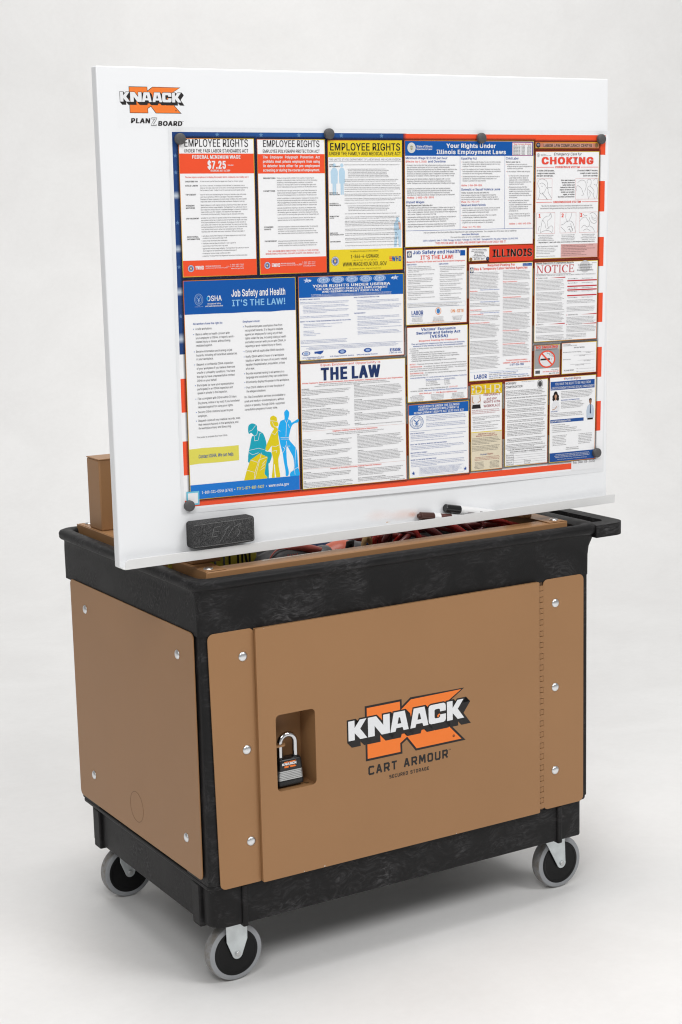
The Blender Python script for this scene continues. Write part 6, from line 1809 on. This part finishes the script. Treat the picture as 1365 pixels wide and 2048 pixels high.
# 19 workers' compensation
t = notice('wc', "black and white compensation notice with form table at its foot"); K = t[0]
K.text("WORKERS'", 736.6, 498.8, 4.5, 28.5, BLK, .005); K.text("COMPENSATION", 736.6, 506.2, 4.7, 44, BLK, .005)
K.text("IWCC  Illinois Workers Compensation Commission", 778, 495.4, 1.6, 34, GREY, 0, res=1)
line_seal(K, 826.5, 501.8, 7.6, 8.8, BLK, 6); K.disc(826.5, 501.8, 4.6, GREY, 5.6, 5.6)
block(K, 737.2, 511, 844.5, 523.5, 3.1, FLSA, BLK, 2.0, (9, 9))
K.text("IF YOU HAVE A WORK-RELATED INJURY OR ILLNESS, TAKE THE FOLLOWING STEPS:", 737.2, 528, 2.3, 107, BLK, .015, res=1)
for a, b, n in ((531, 546, 1), (549, 557, 2), (560, 570, 3), (572, 578, 0), (580, 592, 0), (594, 608, 4), (610, 618, 0)):
    block(K, 741, a, 844.5, b, 3.1, STATE, BLK, 2.0, (9, 9))
    if n:
        K.text("%d." % n, 737, a + 2, 2.0, None, BLK, .02, res=1)
block(K, 737.2, 622, 844, 630, 3.0, FLSA, BLK, 1.9, (3, 3))
K.rect(736.5, 631.2, 845, 631.5, GREY, 6)
K.text("BY LAW, EMPLOYERS MUST DISPLAY THIS NOTICE IN A PROMINENT PLACE", 791, 635.2, 2.3, 98, BLK, .015, 0, 'c', res=1)
K.text("IN EACH WORKPLACE AND COMPLETE THE INFORMATION BELOW.", 791, 639.6, 2.3, 86, BLK, .015, 0, 'c', res=1)
for k in range(6):
    K.rect(737.5, 641.5 + k * 4.9, 842.6, 641.75 + k * 4.9, GREY, 6)
K.rect(757.5, 641.5, 757.8, 666.2, GREY, 6)
for k, s_ in enumerate(("Party handling", "Business address", "Business phone", "Effective date", "Employer name")):
    K.text(s_, 738.2, 645.4 + k * 4.9, 1.8, None, BLK, .01, res=1)
K.rect(787, 656.2, 787.3, 666.2, GREY, 6); K.text("Termination date", 788, 660, 1.7, 16, BLK, .01, res=1); K.text("Policy number", 788, 664.9, 1.7, 14, BLK, .01, res=1)
done(t)

# 20 discrimination
t = notice('har', "notice with blue bands and two small office-worker pictures, bottom right"); K = t[0]
K.poly([(889, 494.6), (892, 492), (892, 497.4)], TXR, 6)
K.text("Human", 893.2, 496.9, 4.6, 22.5, BTX, 0); K.text("Rights", 916.5, 496.9, 4.6, 19.7, MR, -.005)
K.rect(854.8, 499.6, 973.6, 517.4, (.010, .075, .30), 4.2)
K.text("YOU HAVE THE RIGHT TO BE FREE FROM", 866.2, 507.4, 5.0, 96, WHT, .005)
K.text("JOB DISCRIMINATION AND SEXUAL HARASSMENT", 856, 515.6, 5.0, 117, WHT, .005)
block(K, 883, 520.6, 974.5, 535, 3.05, EEO, DG, 1.9, (9, 9))
K.text("REASONABLE ACCOMMODATIONS", 883, 540.4, 2.2, 50, BTX, .03, res=1)
block(K, 883, 542.2, 948, 557, 3.05, EPPA, DG, 1.9, (9, 9))
K.text("RETALIATION", 855.5, 563, 2.2, 18, BTX, .03, res=1)
block(K, 855, 564.8, 948, 575.5, 3.05, EPPA, DG, 1.9, (9, 9))
K.rect(855, 579, 945, 586, (.010, .075, .30), 4.2)
K.text("REPORT DISCRIMINATION", 857, 584.4, 3.6, 52, WHT, .02)
K.text("To report discrimination, you may:", 857, 591, 2.0, 38, DG, 0, res=1)
block(K, 861, 593, 969, 609, 3.3, STATE, DG, 2.0, (1, 1), .1, DG)
for a, b in ((861, 612), (931, 612)):
    block(K, a, b, a + 40, b + 23, 3.3, FLSA, DG, 1.9, (9, 9))
K.text("Website: www.illinois.gov/dhr", 915, 641, 2.0, 34, DG, 0, 0, 'c', res=1); K.text("Email: IDHR.Intake@illinois.gov", 915, 644.4, 2.0, 36, DG, 0, 0, 'c', res=1)
K.rect(853.6, 649, 976.2, 667.7, (.010, .075, .30), 4.2)
block(K, 863, 652, 967, 660, 2.9, STATE, WHT, 1.8, (9, 9), .5, None, .01, True)
K.text("Printed by the Authority of the State of Illinois", 915, 664, 1.6, 80, WHT, 0, 0, 'c', res=1)
# woman with dark curly hair, arms folded; man in shirt and tie
SK1, SK2, HR = (.50, .27, .17), (.30, .15, .085), (.016, .011, .010)
for dx, dy, r_ in ((0, 0, 5.6), (-4.5, 4, 4.2), (4.5, 4, 4.4), (-5, 9, 3.8), (5.2, 9, 4.0), (0, -2, 5.0)):
    K.disc(868.5 + dx, 527 + dy, r_, HR, 5 + (dx + 6) * .01 + dy * .001)
K.poly([(862, 541), (866, 538), (871, 538), (876, 541), (879, 549), (878.5, 561), (859.5, 561), (858.6, 549)], (.76, .76, .78), 5.3)
K.disc(868.5, 530.5, 3.0, SK1, 5.6, 4.2); K.rect(867, 534, 870, 539, SK1, 5.55)
K.line([(860, 553), (870, 555), (877.5, 551)], 2.2, (.68, .68, .70), 5.7); K.line([(872, 551), (866, 557), (860, 558)], 1.6, SK1, 5.8)
K.poly([(955, 556), (960, 552), (966, 552), (971, 556), (973.3, 566), (972.5, 580), (970, 584.5), (955.5, 584.5), (953, 580), (952, 566)], (.50, .58, .68), 5.2)
K.rect(955.5, 581, 970, 584.8, HR, 5.4)
K.disc(962.8, 545.8, 3.5, SK2, 5.5, 5.2); K.poly([(959, 545), (959, 541), (962.5, 539.2), (966.4, 541), (966.6, 545), (965.4, 542.6), (960.4, 542.6)], HR, 5.8)
K.rect(961, 549, 964.8, 553, SK2, 5.45); K.poly([(962, 553), (963.8, 553), (964.6, 570), (963, 573), (961.3, 570)], (.02, .03, .10), 5.9)
done(t)


# ------------------------------------------------------------------ magnets
bm = bmesh.new()
add_lathe(bm, [(.0001, -.0072), (.0085, -.0072), (.0096, -.0066), (.0102, -.0052), (.0102, 0), (.0001, 0)], (0, 0, 0), 'y', 36, 0, False)
bmesh.ops.recalc_face_normals(bm, faces=bm.faces)
me_mag = bpy.data.meshes.new("magnet")
bm.to_mesh(me_mag); bm.free()
me_mag.materials.append(M_MAGNET)
me_mag.polygons.foreach_set("use_smooth", [True] * len(me_mag.polygons))
me_mag.set_sharp_from_angle(angle=math.radians(40))
for x, z, where in ((.0275, 1.618, "pinning the poster's blue top left corner"), (.3372, 1.6279, "on the poster's blue top edge beside the yellow notice"),
                    (.6884, 1.621, "on the poster's red top edge above the state rights notice"), (.9939, 1.6197, "pinning the poster's red top right corner"),
                    (.0173, .9542, "over the light blue sticker at the poster's bottom left corner"), (.9844, .9635, "pinning the poster's bottom right corner above the date")):
    o = bpy.data.objects.new("magnet", me_mag)
    COL.objects.link(o)
    o.location = (x, BY - .0025, z)
    tag(o, "round charcoal magnet " + where, "magnet", "magnets holding the poster to the whiteboard")

# ------------------------------------------------------------------ eraser
er = thing("board_eraser", "grey felt eraser block with embossed scribble, resting on the whiteboard's tray lip", "eraser", (.079, .046, .8765))
bm = bmesh.new()
ex0, ex1, ez0, ez1, ey0, ey1 = .0098, .1400, .8762, .9255, .033, BY - .0012
add_loft(bm, [[(x, y, z) for x, z in rr(ex0 + i, ez0 + i, ex1 - i, ez1 - i, r, 5)] for y, i, r in ((ey1, .001, .005), (ey1 - .002, 0, .006), (ey0 + .003, 0, .006), (ey0 + .0008, .0012, .005), (ey0, .003, .004))])
from_bm("felt_block", bm, M_FOAM, er, 50)
mt_em = simple("pressed_felt_edge", (.15, .15, .15), .9, 0, .5, 500)
bm = bmesh.new()
E_ = lambda u, v: (ex0 + u * (ex1 - ex0), ey0 - .0002, ez1 - v * (ez1 - ez0))
for st in ([(.03, .93), (.5, .945), (.97, .93)], [(.965, .08), (.968, .5), (.965, .9)], [(.02, .10), (.5, .085), (.96, .07)]):
    add_tube(bm, [E_(*p) for p in st], .0006, 6, 0, 3)
for st in ([(.34, .28), (.30, .62)], [(.34, .28), (.44, .24)], [(.32, .44), (.42, .42)], [(.30, .62), (.40, .60)], [(.42, .85), (.50, .58), (.56, .30)], [(.50, .42), (.60, .26)],
           [(.56, .66), (.64, .38)], [(.66, .34), (.77, .22), (.72, .40), (.75, .56), (.70, .72)]):
    add_tube(bm, [E_(*p) for p in st], .0006, 6, 0, 4)
from_bm("embossed_lines", bm, mt_em, er, 60)


# ------------------------------------------------------------------ markers
def marker(cap_mat, label, p0, p1, ink_col, ridge):
    t = thing("marker", label, "marker", p0, "markers lying in the whiteboard tray")
    d = (Vector(p1) - Vector(p0)).normalized()
    R = d.to_track_quat('Z', 'Y').to_matrix().to_4x4()
    R.translation = Vector(p0)

    def part(name, prof, mat, bev=0):
        bm = bmesh.new()
        add_lathe(bm, prof, (0, 0, 0), 'z', 28, 0, False)
        bm.transform(R)
        return from_bm(name, bm, mat, t, 30)
    part("cap", [(.0001, 0), (.0042, 0), (.0047, .0006), (.0048, .003), (.0072, .0042), (.0080, .0052), (.0086, .036), (.0001, .036)] if ridge else
         [(.0001, 0), (.0052, 0), (.0056, .0004), (.0056, .0002), (.0076, .0002), (.0084, .0012), (.0088, .036), (.0001, .036)], cap_mat)
    b = part("barrel", [(.0001, .0362), (.0080, .0362), (.0082, .048), (.0086, .050), (.0086, .122), (.0080, .126), (.0001, .126)], simple("white_marker_barrel", (.78, .78, .78), .35, 0, .01))
    bm = bmesh.new()
    vl = R.inverted().to_3x3() @ (Vector((-1.3087, -2.7126, 1.4782)) - Vector(p0))
    va = math.degrees(math.atan2(vl.y, vl.x))
    for a0, a1, z0, z1 in ((-62, 10, .0515, .078), (-10, 16, .082, .090), (22, 34, .081, .098), (-8, 4, .095, .108)) if ridge else ((14, 24, .052, .080), (-14, 2, .083, .090), (-12, 6, .093, .0985), (-10, 0, .101, .118)):
        rings = []
        for k in range(9):
            a = math.radians(a0 + (a1 - a0) * k / 8 + va)
            rings.append((.00868 * math.cos(a), .00868 * math.sin(a)))
        for (p, q) in zip(rings, rings[1:]):
            bm.faces.new([bm.verts.new(v) for v in ((p[0], p[1], z0), (q[0], q[1], z0), (q[0], q[1], z1), (p[0], p[1], z1))])
    bm.transform(R)
    from_bm("printed_band", bm, simple("marker_print", ink_col, .4, 0, .3, 300), b, 40)


marker(simple("brown_cap_plastic", (.060, .020, .014), .28, 0, .1), "marker with a brown cap, lying lower and to the left in the whiteboard tray", (.5215, .0535, .8790), (.640, .0528, .8600), (.10, .035, .03), True)
marker(simple("black_cap_plastic", (.008, .008, .009), .22, 0, .1), "marker with a glossy black cap, lying to the right in the whiteboard tray", (.5860, .0520, .8880), (.708, .0528, .8620), (.22, .20, .20), False)

# ------------------------------------------------------------------ padlock
lk = thing("padlock", "laminated steel padlock with black top and chrome shackle, hanging in the door's lock window", "padlock", (.1862, .017, .395))
LX, LY = .1862, .017


def lk_ring(z, hw, hd, r=.006):
    return [(x, y, z) for x, y in rr(LX - hw, LY - hd, LX + hw, LY + hd, r, 4)]


bm = bmesh.new()
add_loft(bm, [lk_ring(.4265, .0263, .0128), lk_ring(.4275, .0266, .0132), lk_ring(.4445, .0254, .0128), lk_ring(.4475, .0245, .0118), lk_ring(.4485, .0230, .0104)])
body = from_bm("top_casing", bm, M_LOCK, lk, 45)
bm = bmesh.new()
z = .4062
k = 0
while z < .4255:
    h = .0033
    w0 = .0283 - (z - .4062) * .09
    add_loft(bm, [lk_ring(z, w0 - .0008, .0120), lk_ring(z + .0006, w0, .0128), lk_ring(z + h - .0006, w0, .0128), lk_ring(z + h - .0001, w0 - .0008, .0120)])
    z += h
from_bm("laminated_body", bm, M_STEEL, lk, 30)
bm = bmesh.new()
add_loft(bm, [lk_ring(.3950, .0275, .0118), lk_ring(.3958, .0288, .0130), lk_ring(.4045, .0291, .0133), lk_ring(.4060, .0286, .0128)])
from_bm("bottom_casing", bm, M_LOCK, lk, 45)
sx = .0168
pts = [(LX + sx, LY, .446), (LX + sx, LY, .462), (LX + sx, LY, .475)] + [(LX + sx * math.cos(a), LY, .4775 + .0165 * math.sin(a)) for a in [math.radians(12 + 156 * q / 10) for q in range(11)]] + [(LX - sx, LY, .475), (LX - sx, LY, .462), (LX - sx, LY, .446)]
tube("shackle", pts, .0056, M_CHROME, lk, 18, 4)
bm = bmesh.new()
for s in (-1, 1):
    add_lathe(bm, [(.0046, .4478), (.0072, .4478), (.0066, .4505), (.0046, .4508)], (LX + s * sx, LY, 0), 'z', 20)
from_bm("shackle_collar", bm, M_LOCK, lk, 40)
pk = Ink()
logo(pk, (LX - .0150) * 1000, 1000 - 444.2, 27.0, 12.6, .35, 1)
pk.build("logo_decal", [M_DECAL], lambda u, v, l: np.stack([u / 1000, LY - .01335 - .0002 * 0 - l * .00006 + (v - 565) * 0, 1 - v / 1000], 1), lk)

# ------------------------------------------------------------------ tools and hoses inside the cart
cs = thing("caution_sign", "yellow sign with black block letters standing just inside the cart's front left", "sign", (.12, .17, .746))
box("sign_panel", (.022, .170, .746), (.214, .174, .872), simple("dull_yellow_plastic", (.42, .36, .035), .45, 0, .12, 25), cs, .001)
ck = Ink()
ck.text("CAUTION", 33, 1000 - 775, 82, 170, (.012, .011, .010), .02)
ck.rect(24, 1000 - 870, 212, 1000 - 866, (.012, .011, .010), 5)
ck.build("lettering", [M_DECAL], lambda u, v, l: np.stack([u / 1000, .1698 - l * .00006, 1 - v / 1000], 1), cs)

M_TOOL = simple("charcoal_tool_rubber", (.030, .029, .031), .55, 0, .15, 60, .2, 400)
M_SALM = simple("salmon_tool_accent", (.42, .085, .065), .45, 0, .06, 40)
M_ORNG = simple("orange_tool_shell", (.72, .14, .07), .42, 0, .05, 40)
M_GREYT = simple("grey_tool_shell", (.085, .085, .09), .5, 0, .1, 60)

dr = thing("power_drill", "charcoal and salmon power tool lying beside the yellow sign in the cart", "power tool", (.27, .13, .746))
bm = bmesh.new()
add_tube(bm, [(.196, .150, .782), (.215, .145, .792), (.245, .138, .800), (.285, .135, .799), (.320, .140, .794), (.352, .150, .788)], [.012, .030, .034, .032, .026, .019], 20)
drb = from_bm("housing", bm, M_TOOL, dr, 50)
bm = bmesh.new()
add_tube(bm, [(.258, .128, .832), (.285, .124, .8325), (.310, .122, .826), (.338, .128, .817), (.356, .140, .806)], [.004, .008, .009, .008, .005], 12)
add_tube(bm, [(.212, .118, .810), (.220, .119, .824), (.236, .122, .834), (.262, .124, .833)], [.0012, .0016, .0016, .0012], 8)
from_bm("trim", bm, M_SALM, drb, 50)
bm = bmesh.new()
for k in range(5):
    x = .247 + k * .0052
    add_tube(bm, [(x, .1040, .812), (x + .003, .1060, .825)], .0013, 6, 0, 1)
from_bm("vent", bm, M_SALM, drb, 40)
bm = bmesh.new()
add_lathe(bm, [(.0001, -.001), (.0042, -.001), (.0042, .001), (.0001, .001)], (.2845, .1035, .8170), 'y', 16, 0, False)
from_bm("screw_recess", bm, M_DARK, drb, 40)

t2 = thing("laser_tool", "orange and grey hand tool with a dark clip plate lying in the cart's middle", "power tool", (.385, .13, .746))
bm = bmesh.new()
add_tube(bm, [(.335, .140, .786), (.350, .136, .792), (.385, .132, .798), (.415, .134, .792), (.432, .138, .782)], [.022, .030, .037, .032, .020], 20)
tb = from_bm("shell", bm, M_ORNG, t2, 50)
for xa, xb, rr_ in ((.336, .352, .0335), (.402, .409, .0372), (.419, .430, .0315)):
    bm = bmesh.new()
    add_tube(bm, [(xa, .1345, .790), ((xa + xb) / 2, .1335, .7945), (xb, .1335, .7935)], [rr_ * .97, rr_, rr_ * .98], 20)
    from_bm("grip_band", bm, M_GREYT, tb, 50)
bm = bmesh.new()
add_prism(bm, [(.372, .812), (.378, .8375), (.396, .8395), (.392, .812)], [], lambda u, v: (u, .0935, v), lambda u, v: (u, .098, v))
clip = from_bm("clip_plate", bm, M_TOOL, tb, 40, .0015)
bm = bmesh.new()
add_lathe(bm, [(.0001, -.0006), (.0030, -.0006), (.0030, .0006), (.0001, .0006)], (.3855, .0930, .8290), 'y', 16, 0, False)
add_box(bm, (.3842, .0924, .8210), (.3868, .0936, .8290))
from_bm("keyhole", bm, M_DARK, clip, 40)

bm = bmesh.new()
add_tube(bm, [(.300, .215, .775), (.335, .205, .792), (.37, .200, .797), (.42, .205, .795), (.47, .20, .797), (.51, .215, .780)], [.02, .032, .03, .033, .031, .02], 14)
for v in bm.verts:
    v.co += Vector((math.sin(v.co.z * 190 + v.co.x * 90), math.sin(v.co.x * 150), math.sin(v.co.x * 130 + v.co.y * 160))) * .0045
o = from_bm("cloth", bm, simple("navy_cloth", (.018, .03, .085), .9, 0, .3, 200, .4, 500), None, 60)
tag(o, "crumpled dark blue cloth lying behind the power tools in the cart", "cloth")

hs = tube("air_hose", [(.418, .115, .752), (.424, .112, .80), (.431, .112, .834), (.446, .118, .828), (.460, .125, .785), (.464, .13, .752)], .0052, simple("beige_hose_rubber", (.50, .32, .14), .5, 0, .1, 90), None, 12)
tag(hs, "beige looped hose standing right of the orange hand tool in the cart", "hose")
M_RED = [simple("dark_red_rubber", (.30, .016, .012), .25, 0, .2, 60), simple("maroon_rubber", (.10, .010, .010), .30, 0, .2, 60), simple("dull_red_cable", (.16, .018, .014), .35, 0, .2, 60)]
hl = ["upright maroon cable loop right next to the beige hose", "bright red cable leaning right, second loop from the beige hose", "red cable lying flat and low in the cart's middle", "dark cable arching under the brown-capped marker",
      "wide red cable slanting down below the black-capped marker", "maroon cable crossing behind the wide red cable", "red cable curving below the right half of the tray", "thin maroon cable loop with a pale edge below the tray", "long dark red cable running low toward the right post", "red cable coil nearest the right board post"]
hp = [[(.446, .12, .755), (.452, .118, .80), (.458, .115, .834), (.468, .118, .825), (.476, .13, .79), (.48, .14, .76)],
      [(.470, .13, .76), (.480, .125, .808), (.492, .12, .836), (.505, .135, .840), (.52, .16, .80)],
      [(.470, .16, .800), (.500, .125, .803), (.525, .116, .817), (.552, .13, .825), (.60, .17, .81)],
      [(.535, .17, .80), (.552, .13, .836), (.562, .115, .822), (.572, .11, .795), (.58, .11, .76)],
      [(.575, .15, .850), (.592, .122, .834), (.606, .112, .822), (.622, .108, .806), (.65, .12, .77)],
      [(.600, .18, .835), (.640, .14, .828), (.680, .125, .815), (.72, .14, .80)],
      [(.625, .15, .845), (.652, .125, .833), (.672, .112, .818), (.69, .11, .80), (.71, .12, .77)],
      [(.668, .14, .84), (.684, .12, .830), (.700, .112, .816), (.722, .112, .820), (.724, .118, .834), (.70, .15, .84)],
      [(.690, .18, .82), (.740, .15, .822), (.780, .125, .822), (.815, .115, .815), (.835, .112, .800)],
      [(.74, .16, .835), (.765, .13, .832), (.785, .115, .818), (.770, .112, .800), (.735, .12, .795)]]
hl += ["thinnest bright red cable, crossing the steep red ones", "maroon cable low at the back behind the beige hose", "scarlet cable arching just left of the right board post", "dark red cable at the back between the two marker caps"]
hp += [[(.505, .16, .842), (.530, .135, .834), (.556, .118, .826), (.590, .112, .812), (.61, .12, .79)],
       [(.400, .19, .818), (.440, .17, .822), (.480, .165, .820), (.540, .175, .818), (.58, .19, .80)],
       [(.720, .15, .845), (.752, .125, .836), (.790, .112, .824), (.806, .110, .800)],
       [(.560, .19, .822), (.610, .17, .824), (.660, .165, .822), (.720, .17, .820), (.76, .18, .80)]]
rad = [.0055, .0065, .006, .0062, .0085, .007, .0075, .0045, .007, .0065, .0042, .0075, .0048, .008]
for i, (lb, p) in enumerate(zip(hl, hp)):
    o = tube("cable", p, rad[i], M_RED[i % 3], None, 12)
    tag(o, lb + " inside the cart", "cable", "red cables coiled inside the cart")
